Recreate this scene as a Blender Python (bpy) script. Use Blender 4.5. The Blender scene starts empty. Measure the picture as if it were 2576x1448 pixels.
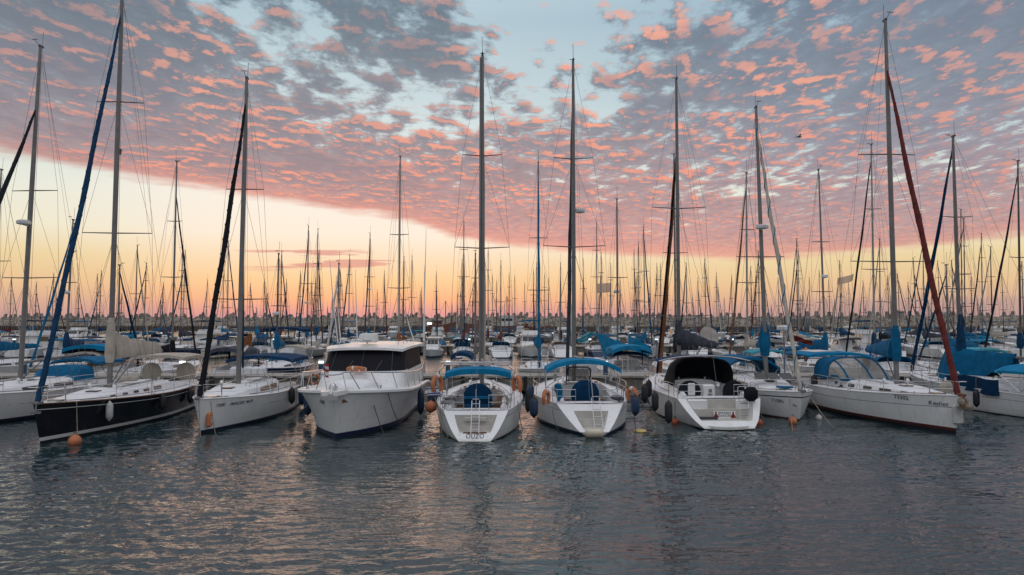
import bpy, bmesh, math, random
import numpy as np
from mathutils import Vector, Matrix
random.seed(7)
PI = math.pi
R = math.radians
scene = bpy.context.scene
C = scene.collection

# ------------------------------------------------------------------ camera
CAMZ = 4.8
FPX, CX, CY, HY = 1717.0, 1288.0, 724.0, 812.0      # focal length and horizon in a 2576 px wide picture
PITCH = math.atan((HY - CY) / FPX)
cam_d = bpy.data.cameras.new('camera')
cam_d.sensor_width = 36.0
cam_d.lens = 36.0 * FPX / 2576.0
cam_d.clip_start = 0.1
cam_d.clip_end = 9000
cam = bpy.data.objects.new('camera', cam_d)
C.objects.link(cam)
cam.location = (0, 0, CAMZ)
cam.rotation_euler = (PI / 2 + PITCH, 0, 0)
scene.camera = cam

def at(px, py, Y=None, z=None):
    """Point of the place seen at picture point (px,py), at ground distance Y or at height z."""
    a, b = (px - CX) / FPX, (CY - py) / FPX
    d = Vector((a, math.cos(PITCH) - b * math.sin(PITCH), math.sin(PITCH) + b * math.cos(PITCH)))
    k = Y / d.y if Y is not None else (z - CAMZ) / d.z
    return Vector((0, 0, CAMZ)) + d * k

scene.view_settings.view_transform = 'Standard'
scene.view_settings.look = 'None'
scene.view_settings.exposure = 0.0
scene.view_settings.gamma = 1.0
scene.view_settings.use_curve_mapping = False

def lin(r, g, b):
    f = lambda c: (c / 12.92 if c <= .04045 else ((c + .055) / 1.055) ** 2.4)
    return (f(r / 255.), f(g / 255.), f(b / 255.))

# ------------------------------------------------------------------ node expressions
class Ex:
    """A socket or a number with arithmetic that builds math nodes."""
    tree = None
    def __init__(s, v): s.v = v
    @staticmethod
    def _m(op, *a, clamp=False):
        n = Ex.tree.nodes.new('ShaderNodeMath'); n.operation = op; n.use_clamp = clamp
        for i, x in enumerate(a):
            x = x.v if isinstance(x, Ex) else x
            if isinstance(x, (int, float)): n.inputs[i].default_value = x
            else: Ex.tree.links.new(x, n.inputs[i])
        return Ex(n.outputs[0])
    def __add__(s, o): return Ex._m('ADD', s, o)
    def __radd__(s, o): return Ex._m('ADD', o, s)
    def __sub__(s, o): return Ex._m('SUBTRACT', s, o)
    def __rsub__(s, o): return Ex._m('SUBTRACT', o, s)
    def __mul__(s, o): return Ex._m('MULTIPLY', s, o)
    def __rmul__(s, o): return Ex._m('MULTIPLY', o, s)
    def __truediv__(s, o): return Ex._m('DIVIDE', s, o)
    def __rtruediv__(s, o): return Ex._m('DIVIDE', o, s)
def fn(op, *a, clamp=False): return Ex._m(op, *a, clamp=clamp)
def smooth(x, a, b):
    n = Ex.tree.nodes.new('ShaderNodeMapRange'); n.interpolation_type = 'SMOOTHSTEP'
    Ex.tree.links.new(x.v, n.inputs['Value'])
    n.inputs['From Min'].default_value = min(a, b); n.inputs['From Max'].default_value = max(a, b)
    if a > b: n.inputs['To Min'].default_value = 1; n.inputs['To Max'].default_value = 0
    return Ex(n.outputs[0])
def vec(x, y, z=0.0):
    n = Ex.tree.nodes.new('ShaderNodeCombineXYZ')
    for i, c in enumerate((x, y, z)):
        c = c.v if isinstance(c, Ex) else c
        if isinstance(c, (int, float)): n.inputs[i].default_value = c
        else: Ex.tree.links.new(c, n.inputs[i])
    return n.outputs[0]
def noise(v, scale, detail=2.0, rough=.5, dist=0.0, color=False, lac=2.0):
    n = Ex.tree.nodes.new('ShaderNodeTexNoise'); n.noise_dimensions = '3D'
    if v is not None: Ex.tree.links.new(v.v if isinstance(v, Ex) else v, n.inputs['Vector'])
    n.inputs['Scale'].default_value = scale; n.inputs['Detail'].default_value = detail
    n.inputs['Roughness'].default_value = rough; n.inputs['Distortion'].default_value = dist
    n.inputs['Lacunarity'].default_value = lac
    return n.outputs['Color'] if color else Ex(n.outputs['Fac'])
def ramp(x, stops, mode='LINEAR'):
    n = Ex.tree.nodes.new('ShaderNodeValToRGB'); n.color_ramp.interpolation = mode
    e = n.color_ramp.elements
    while len(e) > 1: e.remove(e[-1])
    for i, (p, c) in enumerate(stops):
        if i == 0: e[0].position = p
        else: e.new(p)
        e[i].color = (*c, 1)
    Ex.tree.links.new(x.v, n.inputs[0])
    return n.outputs[0]
def fcurve(x, pts):
    n = Ex.tree.nodes.new('ShaderNodeFloatCurve')
    cu = n.mapping.curves[0]
    while len(cu.points) < len(pts): cu.points.new(.5, .5)
    for p, (a, b) in zip(cu.points, pts): p.location = (a, b)
    n.mapping.update()
    Ex.tree.links.new(x.v, n.inputs['Value'])
    return Ex(n.outputs[0])
def mixc(f, a, b, mode='MIX'):
    n = Ex.tree.nodes.new('ShaderNodeMix'); n.data_type = 'RGBA'; n.blend_type = mode; n.clamp_factor = True
    for k, x in ((0, f), (6, a), (7, b)):
        x = x.v if isinstance(x, Ex) else x
        if isinstance(x, (int, float)): n.inputs[k].default_value = x
        elif isinstance(x, tuple): n.inputs[k].default_value = (*x[:3], 1)
        else: Ex.tree.links.new(x, n.inputs[k])
    return n.outputs[2]

# ------------------------------------------------------------------ sky: an afterglow behind broken altocumulus
w = bpy.data.worlds.new('World'); scene.world = w; w.use_nodes = True
Ex.tree = w.node_tree; Ex.tree.nodes.clear()
tc = Ex.tree.nodes.new('ShaderNodeTexCoord')
sp = Ex.tree.nodes.new('ShaderNodeSeparateXYZ'); Ex.tree.links.new(tc.outputs['Generated'], sp.inputs[0])
dx, dy, dz = Ex(sp.outputs[0]), Ex(sp.outputs[1]), Ex(sp.outputs[2])
hyp = fn('SQRT', dx * dx + dy * dy) + 1e-4
e = dz / hyp                                     # tangent of the elevation
az = fn('ARCTAN2', dx, dy)                       # 0 straight out to sea, + to the right
az1 = fn('ADD', az / (2 * PI), 0.5, clamp=True)  # 0..1, 0.5 out to sea
ez = fn('MULTIPLY', e, 1.0, clamp=True)
def EL(y, x=1288):                                # elevation tangent of a picture row
    return (HY - y) / FPX * math.cos(math.atan((x - CX) / FPX))
def AZ(x): return math.atan((x - CX) / FPX) / (2 * PI) + .5
glow = ramp(ez, [(0.0, lin(206, 154, 158)), (.014, lin(232, 160, 152)), (.034, lin(254, 186, 138)), (.06, lin(255, 209, 155)), (.09, lin(255, 224, 188)),
                 (.125, lin(255, 238, 218)), (.19, lin(252, 242, 230)), (.25, lin(226, 234, 230)), (.33, lin(204, 219, 223)), (.45, lin(180, 203, 213)), (.7, lin(215, 228, 236)), (1, (1.03, 1.07, 1.16))])
side = ramp(ez, [(0.0, lin(180, 150, 150)), (.018, lin(205, 165, 150)), (.05, lin(232, 194, 150)), (.085, lin(236, 212, 162)), (.12, lin(240, 232, 206)),
                 (.17, lin(232, 234, 220)), (.23, lin(206, 222, 220)), (.33, lin(178, 200, 208)), (.45, lin(160, 184, 200)), (.7, lin(208, 222, 234)), (1, (1.03, 1.07, 1.16))])  # top stops of both ramps, above the view, brightened for decks and water
back = ramp(ez, [(0.0, (.38, .36, .37)), (.15, (.44, .43, .45)), (.4, (.52, .56, .62)), (.75, (.86, .90, .98)), (1, (1.12, 1.16, 1.28))])  # unseen sky behind the camera, brighter than dusk, added to light hulls and decks
gf = fcurve(az1, [(0, 0), (AZ(-1500), 0), (AZ(0), .12), (AZ(450), .75), (AZ(900), 1), (AZ(1300), .8), (AZ(1900), .2), (AZ(2576), 0.0), (AZ(4500), 0), (1, 0)])
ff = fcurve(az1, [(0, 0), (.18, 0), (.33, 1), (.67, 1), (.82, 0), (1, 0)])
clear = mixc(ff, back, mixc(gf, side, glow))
# clouds lie on a flat layer: look up where the view ray crosses it
zz = fn('MAXIMUM', dz, 0.0) + 0.012
u, v = dx / zz, dy / zz
p = vec(u, v, 0.0)
warp = Ex.tree.nodes.new('ShaderNodeVectorMath'); warp.operation = 'MULTIPLY_ADD'
Ex.tree.links.new(noise(p, 2.3, 2, .5, color=True), warp.inputs[0]); warp.inputs[1].default_value = (.09, .09, 0)
Ex.tree.links.new(p, warp.inputs[2])
pw = warp.outputs[0]
def shifted(vs, ox, oy):
    n = Ex.tree.nodes.new('ShaderNodeVectorMath'); n.operation = 'ADD'
    Ex.tree.links.new(vs, n.inputs[0]); n.inputs[1].default_value = (ox, oy, 0)
    return n.outputs[0]
def stretched(vs, sx, sy):
    n = Ex.tree.nodes.new('ShaderNodeVectorMath'); n.operation = 'MULTIPLY'
    Ex.tree.links.new(vs, n.inputs[0]); n.inputs[1].default_value = (sx, sy, 1)
    return n.outputs[0]
def puffs(vs, scale, sm=.6):
    n = Ex.tree.nodes.new('ShaderNodeTexVoronoi'); n.feature = 'SMOOTH_F1'; n.voronoi_dimensions = '3D'
    Ex.tree.links.new(vs, n.inputs['Vector']); n.inputs['Scale'].default_value = scale; n.inputs['Smoothness'].default_value = sm; n.inputs['Randomness'].default_value = 1.0
    return Ex(n.outputs['Distance'])
def cells(vs):
    a = noise(stretched(vs, 1.0, .62), 7.6, 5.0, .60, 0.0)
    c = noise(stretched(vs, 1.0, .70), 27.0, 3.0, .6)
    q = stretched(shifted(vs, 3.0, 1.0), 1.0, .55)
    return a * .62 + c * .24 + (.60 - puffs(q, 12.0, .7)) * .30 + .045
n0 = cells(pw)
n1 = cells(shifted(pw, .012, -.055))
big = noise(shifted(p, 3.7, 1.2), .85, 2.5, .5)
def blob(cx, cy, rx, ry, amp):
    a = (u - cx) / rx; b = (v - cy) / ry
    return fn('MULTIPLY', fn('EXPONENT', (a * a + b * b) * -1.0), amp)
bias = blob(.13, 2.25, .30, .60, -.24) + blob(-.18, 3.15, .30, .35, -.08) + blob(-.86, 2.15, .16, .55, -.13) + blob(-.50, 2.75, .22, .35, -.10) \
     + blob(.45, 3.0, .2, .35, -.12) + blob(1.3, 4.9, 1.2, .5, -.05) + blob(.4, 1.9, .5, .35, -.08) + blob(-.35, 2.45, .20, .28, .13) + blob(-1.4, 2.4, .5, .8, .16) \
     + blob(-1.5, 4.1, 1.0, .8, .13) + blob(.1, 5.2, 1.4, .9, .09) + blob(1.5, 2.6, .7, 1.0, .10)
dens_raw = n0 + (big - .5) * .26 + bias + .095
edge_e = fcurve(az1, [(0, .3), (.2, .3), (AZ(-1200), .26), (AZ(0, ), .199), (AZ(400), .185), (AZ(800), .163), (AZ(1000), .150), (AZ(1200), .118), (AZ(1500), .101), (AZ(2000), .088), (AZ(2576), .100), (AZ(4500), .12), (.85, .3), (1, .3)])
ew = noise(vec(az * 9.0, e * 60.0, 0.0), 1.0, 3, .6)
past = e - edge_e - (ew - .5) * .028
edge = smooth(past, -.006, .010)
fill = smooth(past, .10, .0) * .16                     # the deck closes up towards its far edge
dens = smooth(dens_raw + fill, .43, .60) * edge
thick = smooth(dens_raw + fill * .3, .50, .80)
lit = smooth((n0 - n1) + (noise(p, 2.0, 2, .5) - .5) * .10 + blob(-.9, 4.0, 1.2, 1.3, .03) + blob(.9, 3.4, .8, 1.4, .015), .008, .115)
lit = lit * smooth(noise(shifted(p, 9.0, 4.0), 1.7, 3, .6), .32, .58)
lit = fn('MAXIMUM', lit * (1.0 - blob(-.55, 2.6, .42, .75, .75)) * (1.0 - blob(-1.6, 1.9, .7, .5, .6)), smooth(past, .030, .0) * .55)
# cover thins out behind the camera, where the sky is brightened as added fill
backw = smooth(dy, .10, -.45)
shade_c = ramp(ez, [(.08, lin(234, 158, 142)), (.12, lin(214, 150, 144)), (.17, lin(184, 140, 142)), (.23, lin(156, 134, 142)), (.30, lin(134, 130, 142)), (.38, lin(118, 126, 138)), (.46, lin(102, 116, 130)), (.65, lin(160, 162, 176)), (1, lin(205, 208, 222))])
shade_r = ramp(ez, [(.08, lin(206, 150, 142)), (.12, lin(182, 142, 148)), (.17, lin(160, 138, 150)), (.23, lin(146, 138, 154)), (.30, lin(134, 140, 156)), (.46, lin(114, 130, 150)), (.65, lin(160, 166, 182)), (1, lin(205, 208, 222))])  # high cloud above the view is lightened too, for decks and water
lit_c = ramp(ez, [(.08, lin(254, 176, 152)), (.14, lin(250, 162, 138)), (.22, lin(250, 160, 132)), (.32, lin(252, 170, 142)), (.46, lin(246, 174, 152)), (1, lin(214, 180, 172))])
rf = fcurve(az1, [(0, 0), (AZ(900), 0), (AZ(2100), .85), (AZ(3000), 1), (1, .5)])
shade = mixc(rf, shade_c, shade_r)
shade = mixc(thick * .55, mixc(.12, shade, clear), mixc(.32, shade, lin(70, 74, 92)))
cl = mixc(lit * fcurve(az1, [(0, .3), (AZ(-200), .5), (AZ(700), .95), (AZ(1600), .95), (AZ(2576), .62), (1, .4)]), shade, lit_c)
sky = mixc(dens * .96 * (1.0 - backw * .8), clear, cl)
# thin streaks under the deck
st = noise(vec(az * 7.0 + 2.0, e * 95.0, 0.0), 1.0, 3.5, .6, .3)
sm = smooth(e, .066, .08) * smooth(e, .112, .10) * smooth(az, R(-24), R(-19)) * smooth(az, R(-6), R(-12))
streak = smooth(st + sm * .10, .60, .68) * sm
sky = mixc(streak * .75, sky, lin(222, 150, 140))
# low bank of haze to the right
hz = smooth(e, .034, .026) * smooth(az, R(17), R(26))
sky = mixc(hz * .45, sky, lin(186, 152, 150))
below = fn('LESS_THAN', dz, 0.0)
sky = mixc(below, sky, lin(70, 84, 92))
nish = Ex.tree.nodes.new('ShaderNodeTexSky'); nish.sky_type = 'NISHITA'; nish.sun_disc = False
SUN_EL, SUN_AZ = R(2.0), R(-12.5)                 # just above the sea, left of centre
nish.sun_elevation = SUN_EL; nish.sun_rotation = SUN_AZ
bg1 = Ex.tree.nodes.new('ShaderNodeBackground'); Ex.tree.links.new(sky, bg1.inputs[0]); bg1.inputs[1].default_value = 1.0
bg2 = Ex.tree.nodes.new('ShaderNodeBackground'); Ex.tree.links.new(nish.outputs[0], bg2.inputs[0]); bg2.inputs[1].default_value = 0.0
mx = Ex.tree.nodes.new('ShaderNodeAddShader'); Ex.tree.links.new(bg1.outputs[0], mx.inputs[0]); Ex.tree.links.new(bg2.outputs[0], mx.inputs[1])
out = Ex.tree.nodes.new('ShaderNodeOutputWorld'); Ex.tree.links.new(mx.outputs[0], out.inputs[0])
bg2.inputs[1].default_value = 0.0012

sun_d = bpy.data.lights.new('sun', 'SUN'); sun_d.energy = 0.22; sun_d.angle = R(38); sun_d.color = (1.0, .62, .38)
sun = bpy.data.objects.new('sun', sun_d); C.objects.link(sun)
sun.rotation_euler = (PI / 2 - SUN_EL, 0, -SUN_AZ + PI)
# ------------------------------------------------------------------ materials
MAT = {}
def mat(name, col, rough=.5, metal=0.0, var=0.0, vscale=3.0, bump=0.0, bscale=20.0, emit=None, coat=0.0, alpha=1.0, trans=0.0, stain=None, spec=None):
    m = bpy.data.materials.new(name); m.use_nodes = True; MAT[name] = m
    Ex.tree = m.node_tree
    b = next(n for n in Ex.tree.nodes if n.type == 'BSDF_PRINCIPLED')
    b.inputs['Base Color'].default_value = (*col, 1)
    b.inputs['Roughness'].default_value = rough; b.inputs['Metallic'].default_value = metal
    if coat: b.inputs['Coat Weight'].default_value = coat
    if spec is None and name.startswith('canvas'): spec = .12
    if spec is not None: b.inputs['Specular IOR Level'].default_value = spec
    if trans: b.inputs['Transmission Weight'].default_value = trans
    if alpha < 1: b.inputs['Alpha'].default_value = alpha
    tcn = Ex.tree.nodes.new('ShaderNodeTexCoord')
    if var or stain:
        nz = noise(tcn.outputs['Object'], vscale, 5, .65)
        c = mixc(smooth(nz, .35, .72), tuple(x * (1 - var) for x in col), tuple(min(1, x * (1 + var)) for x in col))
        if stain:
            st_ = noise(tcn.outputs['Object'], stain[1], 6, .7, .6)
            c = mixc(smooth(st_, .52, .74) * stain[2], c, stain[0])
        if name.startswith('canvas'):            # every cover has faded its own way
            oi = Ex.tree.nodes.new('ShaderNodeObjectInfo'); rn = Ex(oi.outputs['Random'])
            c = mixc(rn * .05, c, (.20, .26, .30)); c = mixc(fn('SUBTRACT', 1.0, rn) * .25, c, tuple(x * .45 for x in col))
        Ex.tree.links.new(c, b.inputs['Base Color'])
    if bump:
        bn = Ex.tree.nodes.new('ShaderNodeBump'); bn.inputs['Strength'].default_value = bump; bn.inputs['Distance'].default_value = .03
        Ex.tree.links.new(noise(tcn.outputs['Object'], bscale, 4, .6).v, bn.inputs['Height'])
        Ex.tree.links.new(bn.outputs[0], b.inputs['Normal'])
    if emit:
        b.inputs['Emission Color'].default_value = (*emit[0], 1); b.inputs['Emission Strength'].default_value = emit[1]
    return m
mat('gelcoat', (.77, .77, .75), .28, var=.05, vscale=.8, stain=((.42, .38, .30), 1.6, .22))
mat('deck_white', (.75, .75, .75), .55, var=.07, vscale=1.5, stain=((.42, .40, .36), 2.5, .3))
mat('hull_grey', (.50, .50, .47), .33, var=.06, vscale=.8, stain=((.30, .27, .22), 1.3, .3))
mat('hull_cream', (.62, .56, .44), .35, var=.06, vscale=.8, stain=((.35, .28, .2), 1.3, .3))
mat('hull_black', (.010, .011, .016), .16, var=.2, vscale=1.2)
mat('hull_navy', (.012, .03, .09), .2, var=.2)
mat('hull_teal', (.02, .16, .20), .3, var=.2)
mat('pier_dark', (.11, .095, .08), .95, var=.3)
mat('hull_red', (.17, .06, .03), .6, var=.3, stain=((.10, .03, .02), 1.5, .6))
mat('antifoul', (.012, .013, .018), .7, var=.3)
mat('antifoul_red', (.10, .015, .012), .7, var=.3)
mat('stripe_white', (.62, .62, .60), .35)
mat('stripe_navy', (.012, .022, .06), .35)
mat('stripe_red', (.085, .018, .016), .35)
mat('nonskid', (.52, .53, .53), .8, var=.08, bump=.3, bscale=60)
mat('well_grey', (.50, .48, .43), .6, var=.1, vscale=2)
mat('aluminium', (.19, .185, .18), .45, metal=.35, var=.12, vscale=1.5)
mat('mast_white', (.34, .33, .31), .45, var=.1, vscale=1.0)
mat('mast_dark', (.085, .08, .08), .5, var=.2)
mat('mast_wood', (.22, .10, .04), .5, var=.2)
mat('steel', (.62, .62, .62), .18, metal=1.0)
mat('wire', (.16, .15, .15), .45, metal=.6)
mat('canvas_blue', (.001, .115, .245), .85, var=.22, vscale=2.2, bump=.8, bscale=7)
mat('canvas_azure', (.001, .19, .37), .85, var=.2, vscale=2.2, bump=.7, bscale=6)
mat('canvas_pale', (.07, .33, .42), .85, var=.2, vscale=2.2, bump=.7, bscale=6)
mat('canvas_navy', (.002, .040, .105), .85, var=.25, vscale=2.2, bump=.8, bscale=7)
mat('canvas_black', (.010, .011, .015), .85, var=.3, bump=.6, bscale=8)
mat('canvas_grey', (.060, .064, .085), .9, var=.3, vscale=2.5, bump=1, bscale=7)
mat('canvas_cream', (.50, .45, .38), .9, var=.14, vscale=1.8, bump=1.0, bscale=6, stain=((.30, .24, .18), 2.0, .35))
mat('canvas_red', (.145, .022, .017), .85, var=.25, vscale=2.5, bump=.8, bscale=7)
mat('canvas_brown', (.26, .10, .04), .85, var=.25, vscale=2.5, bump=.8, bscale=7)
mat('glass_dark', (.018, .02, .022), .07)
mat('window_dark', (.05, .052, .05), .15)
mat('screen_mesh', (.010, .010, .014), .6, var=.15, vscale=6, spec=.12)
mat('vinyl', (.30, .28, .25), .12, alpha=.55, var=.15)
mat('rubber', (.014, .015, .018), .6, var=.3, bump=.3, bscale=12)
mat('fender_navy', (.012, .035, .085), .5, var=.2)
mat('fender_white', (.48, .48, .46), .45, var=.15, stain=((.2, .2, .18), 4, .4))
mat('orange', (.50, .17, .07), .6, var=.18, vscale=4)
mat('red_buoy', (.42, .09, .04), .6, var=.2, vscale=4)
mat('yellow', (.50, .38, .14), .6, var=.2)
mat('rope', (.26, .22, .17), .9, var=.3, vscale=8)
mat('rope_dark', (.06, .05, .045), .9, var=.3, vscale=8)
mat('teak', (.20, .10, .05), .65, var=.25, vscale=6)
mat('varnish', (.25, .075, .02), .35, var=.25, vscale=4)
mat('plastic_white', (.66, .66, .64), .4, var=.05)
mat('plastic_grey', (.16, .16, .17), .4)
mat('ink', (.012, .02, .05), .5)
mat('ink_red', (.40, .05, .02), .5)
mat('flag_blue', (.02, .05, .28), .8)
mat('flag_white', (.60, .60, .60), .85)
mat('flag_red', (.38, .03, .03), .8)
mat('flag_gauze', (.55, .42, .34), .9, alpha=.6)
mat('solar', (.015, .017, .03), .15)
mat('lamp_white', (.8, .9, .95), .4, emit=((.86, 1.0, .98), 1.5))
mat('lamp_bright', (.9, .95, 1), .4, emit=((.85, .97, 1.0), 8.0))
mat('pedestal_blue', (.02, .07, .14), .5, var=.15)
mat('concrete', (.34, .31, .27), .9, var=.18, vscale=1.2, bump=.6, bscale=9, stain=((.10, .09, .08), .9, .6))
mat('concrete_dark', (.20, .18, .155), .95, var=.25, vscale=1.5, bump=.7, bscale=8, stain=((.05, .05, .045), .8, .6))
mat('pile', (.022, .022, .024), .8, var=.3)
mat('timber', (.13, .10, .075), .9, var=.3, vscale=2)
mat('rock', (.31, .265, .21), .95, var=.30, vscale=.35, bump=.8, bscale=2.0, stain=((.15, .13, .11), .4, .5))
mat('tetrapod', (.24, .205, .175), .95, var=.25, vscale=.5, bump=.5, bscale=2.5, stain=((.06, .055, .05), .6, .5))
mat('feather', (.10, .10, .11), .8)

def weather(name, z0=.02, z1=.20, col=(.30, .26, .17), amt=.5):
    """Run-off streaks and a scum line above the water on a hull paint."""
    m = MAT[name]; Ex.tree = m.node_tree; b = next(n for n in Ex.tree.nodes if n.type == 'BSDF_PRINCIPLED')
    old = b.inputs['Base Color'].links[0].from_socket
    tcn = Ex.tree.nodes.new('ShaderNodeTexCoord'); mp = Ex.tree.nodes.new('ShaderNodeMapping'); mp.inputs['Scale'].default_value = (3.2, 3.2, .30)
    Ex.tree.links.new(tcn.outputs['Object'], mp.inputs[0])
    st_ = smooth(noise(mp.outputs[0], 1.6, 4, .65), .54, .74)
    sz = Ex.tree.nodes.new('ShaderNodeSeparateXYZ'); Ex.tree.links.new(tcn.outputs['Object'], sz.inputs[0])
    zz_ = Ex(sz.outputs[2]) + (noise(tcn.outputs['Object'], 2.5, 4, .6) - .5) * .22
    scum = smooth(zz_, z1, z0)
    Ex.tree.links.new(mixc(fn('MAXIMUM', st_ * .30, scum * amt), old, col), b.inputs['Base Color'])
weather('gelcoat'); weather('hull_grey'); weather('hull_cream'); weather('hull_black', col=(.05, .05, .045), amt=.6)

# ------------------------------------------------------------------ mesh builder
class MB:
    def __init__(s): s.v, s.f, s.m = [], [], []
    def add(s, verts, faces, mi=0):
        o = len(s.v); s.v += [tuple(x) for x in verts]
        s.f += [tuple(i + o for i in f) for f in faces]; s.m += [mi] * len(faces)
        return s
    def box(s, c, size, mi=0, rot=None, taper=1.0, bev=0.0):
        x, y, z = size[0] / 2, size[1] / 2, size[2] / 2
        M = rot if rot is not None else Matrix.Identity(3)
        c = Vector(c)
        if bev <= 0:
            P = [(-x, -y, -z), (x, -y, -z), (x, y, -z), (-x, y, -z), (-x * taper, -y * taper, z), (x * taper, -y * taper, z), (x * taper, y * taper, z), (-x * taper, y * taper, z)]
            return s.add([c + M @ Vector(p) for p in P], [(0, 3, 2, 1), (4, 5, 6, 7), (0, 1, 5, 4), (1, 2, 6, 5), (2, 3, 7, 6), (3, 0, 4, 7)], mi)
        rings = []
        for zz_, k in ((-z, x - bev), (-z + bev, x), (z - bev, x), (z, x - bev)):
            kx, ky = k, y - (x - k)
            b = min(bev, kx * .9, ky * .9)
            if zz_ > 0: kx *= taper; ky *= taper
            rings.append([c + M @ Vector(q + (zz_,)) for q in ((-kx + b, -ky), (kx - b, -ky), (kx, -ky + b), (kx, ky - b), (kx - b, ky), (-kx + b, ky), (-kx, ky - b), (-kx, -ky + b))])
        return s.loft(rings, mi=mi)
    def loft(s, rings, closed=True, cap0=True, cap1=True, mi=0):
        n = len(rings[0]); V_ = [p for r in rings for p in r]; F = []
        for i in range(len(rings) - 1):
            for j in range(n if closed else n - 1):
                k = (j + 1) % n
                F.append((i * n + j, i * n + k, (i + 1) * n + k, (i + 1) * n + j))
        if cap0 and closed: F.append(tuple(range(n))[::-1])
        if cap1 and closed: F.append(tuple((len(rings) - 1) * n + j for j in range(n)))
        return s.add(V_, F, mi)
    def tube(s, pts, r, n=6, mi=0, closed=False, caps=True):
        pts = [Vector(p) for p in pts]; N_ = len(pts)
        rr = r if isinstance(r, (list, tuple)) else [r] * N_
        up = None; rings = []
        for i, p in enumerate(pts):
            if closed: d = pts[(i + 1) % N_] - pts[i - 1]
            else: d = pts[min(i + 1, N_ - 1)] - pts[max(i - 1, 0)]
            if d.length < 1e-9: d = Vector((0, 0, 1))
            d.normalize()
            if up is None:
                a = Vector((0, 0, 1)) if abs(d.z) < .9 else Vector((1, 0, 0))
                up = (a - d * a.dot(d)).normalized()
            else:
                up = up - d * up.dot(d)
                up = up.normalized() if up.length > 1e-6 else Vector((1, 0, 0))
            sd = d.cross(up)
            rings.append([p + (up * math.cos(2 * PI * k / n) + sd * math.sin(2 * PI * k / n)) * rr[i] for k in range(n)])
        if closed:
            V_ = [p for q in rings for p in q]; F = []
            for i in range(N_):
                i2 = (i + 1) % N_
                for j in range(n):
                    k = (j + 1) % n
                    F.append((i * n + j, i * n + k, i2 * n + k, i2 * n + j))
            return s.add(V_, F, mi)
        return s.loft(rings, cap0=caps, cap1=caps, mi=mi)
    def lathe(s, prof, n=12, c=(0, 0, 0), M=None, mi=0):
        M = M or Matrix.Identity(3); c = Vector(c)
        return s.loft([[c + M @ Vector((r * math.cos(2 * PI * k / n), r * math.sin(2 * PI * k / n), z)) for k in range(n)] for r, z in prof], mi=mi)
    def ball(s, c, r, n=10, mi=0, sz=1.0):
        return s.lathe([(max(.01, math.sin(PI * i / (n // 2 + 1))) * r, -math.cos(PI * i / (n // 2 + 1)) * r * sz) for i in range(n // 2 + 2)], n, c, mi=mi)
    def slab(s, top, th, mi=0, mi2=None, d=(0, 0, -1)):
        """A sheet given as a grid of points, thickened by th along d."""
        nu, nv = len(top), len(top[0]); d = Vector(d) * th
        A = [Vector(p) for r in top for p in r]; B = [p + d for p in A]; n = nu * nv; F = []; G = []
        for i in range(nu - 1):
            for j in range(nv - 1):
                a = i * nv + j; F.append((a, a + 1, a + nv + 1, a + nv)); G.append((n + a, n + a + nv, n + a + nv + 1, n + a + 1))
        for j in range(nv - 1):
            F.append((j + 1, j, n + j, n + j + 1)); q = (nu - 1) * nv + j; F.append((q, q + 1, n + q + 1, n + q))
        for i in range(nu - 1):
            a = i * nv; F.append((a, a + nv, n + a + nv, n + a)); a += nv - 1; F.append((a + nv, a, n + a, n + a + nv))
        s.add(A + B, F, mi)
        o = len(s.v) - 2 * n
        s.f += [tuple(i + o for i in f) for f in G]; s.m += [mi if mi2 is None else mi2] * len(G)
        return s
    def mesh(s, name, mats, angle=35, fix=True):
        me = bpy.data.meshes.new(name)
        me.from_pydata(s.v, [], s.f)
        for m in (mats if isinstance(mats, (list, tuple)) else [mats]): me.materials.append(MAT[m])
        me.polygons.foreach_set('material_index', s.m)
        if fix:
            b = bmesh.new(); b.from_mesh(me); bmesh.ops.recalc_face_normals(b, faces=b.faces); b.to_mesh(me); b.free()
        me.polygons.foreach_set('use_smooth', [True] * len(me.polygons))
        me.set_sharp_from_angle(angle=R(angle))
        me.update()
        return me
    def build(s, name, mats, parent=None, angle=35, loc=None, fix=True):
        o = bpy.data.objects.new(name, s.mesh(name, mats, angle, fix)); C.objects.link(o)
        if parent is not None: o.parent = parent
        if loc is not None: o.location = loc
        return o

def tag(o, label=None, cat=None, group=None, kind=None):
    if label: o['label'] = label
    if cat: o['category'] = cat
    if group: o['group'] = group
    if kind: o['kind'] = kind
    return o
def empty(name, loc, rz=0.0):
    o = bpy.data.objects.new(name, None); C.objects.link(o); o.location = loc; o.rotation_euler = (0, 0, rz); o.empty_display_size = .3
    return o
def copy_tree(o, parent=None):
    c = o.copy(); C.objects.link(c)
    if parent is not None: c.parent = parent
    for ch in list(o.children): copy_tree(ch, c)
    return c
def lerp(a, b, t): return a + (b - a) * t
def arc(c, r, a0, a1, n, ax='xz', ry=None):
    ry = r if ry is None else ry; P = []
    for i in range(n + 1):
        a = lerp(a0, a1, i / n); p, q = r * math.cos(a), ry * math.sin(a)
        P.append({'xz': (c[0] + p, c[1], c[2] + q), 'yz': (c[0], c[1] + p, c[2] + q), 'xy': (c[0] + p, c[1] + q, c[2])}[ax])
    return P
def sag(a, b, s, n=10):
    a, b = Vector(a), Vector(b)
    return [a.lerp(b, i / n) - Vector((0, 0, s * 4 * (i / n) * (1 - i / n))) for i in range(n + 1)]

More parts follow.
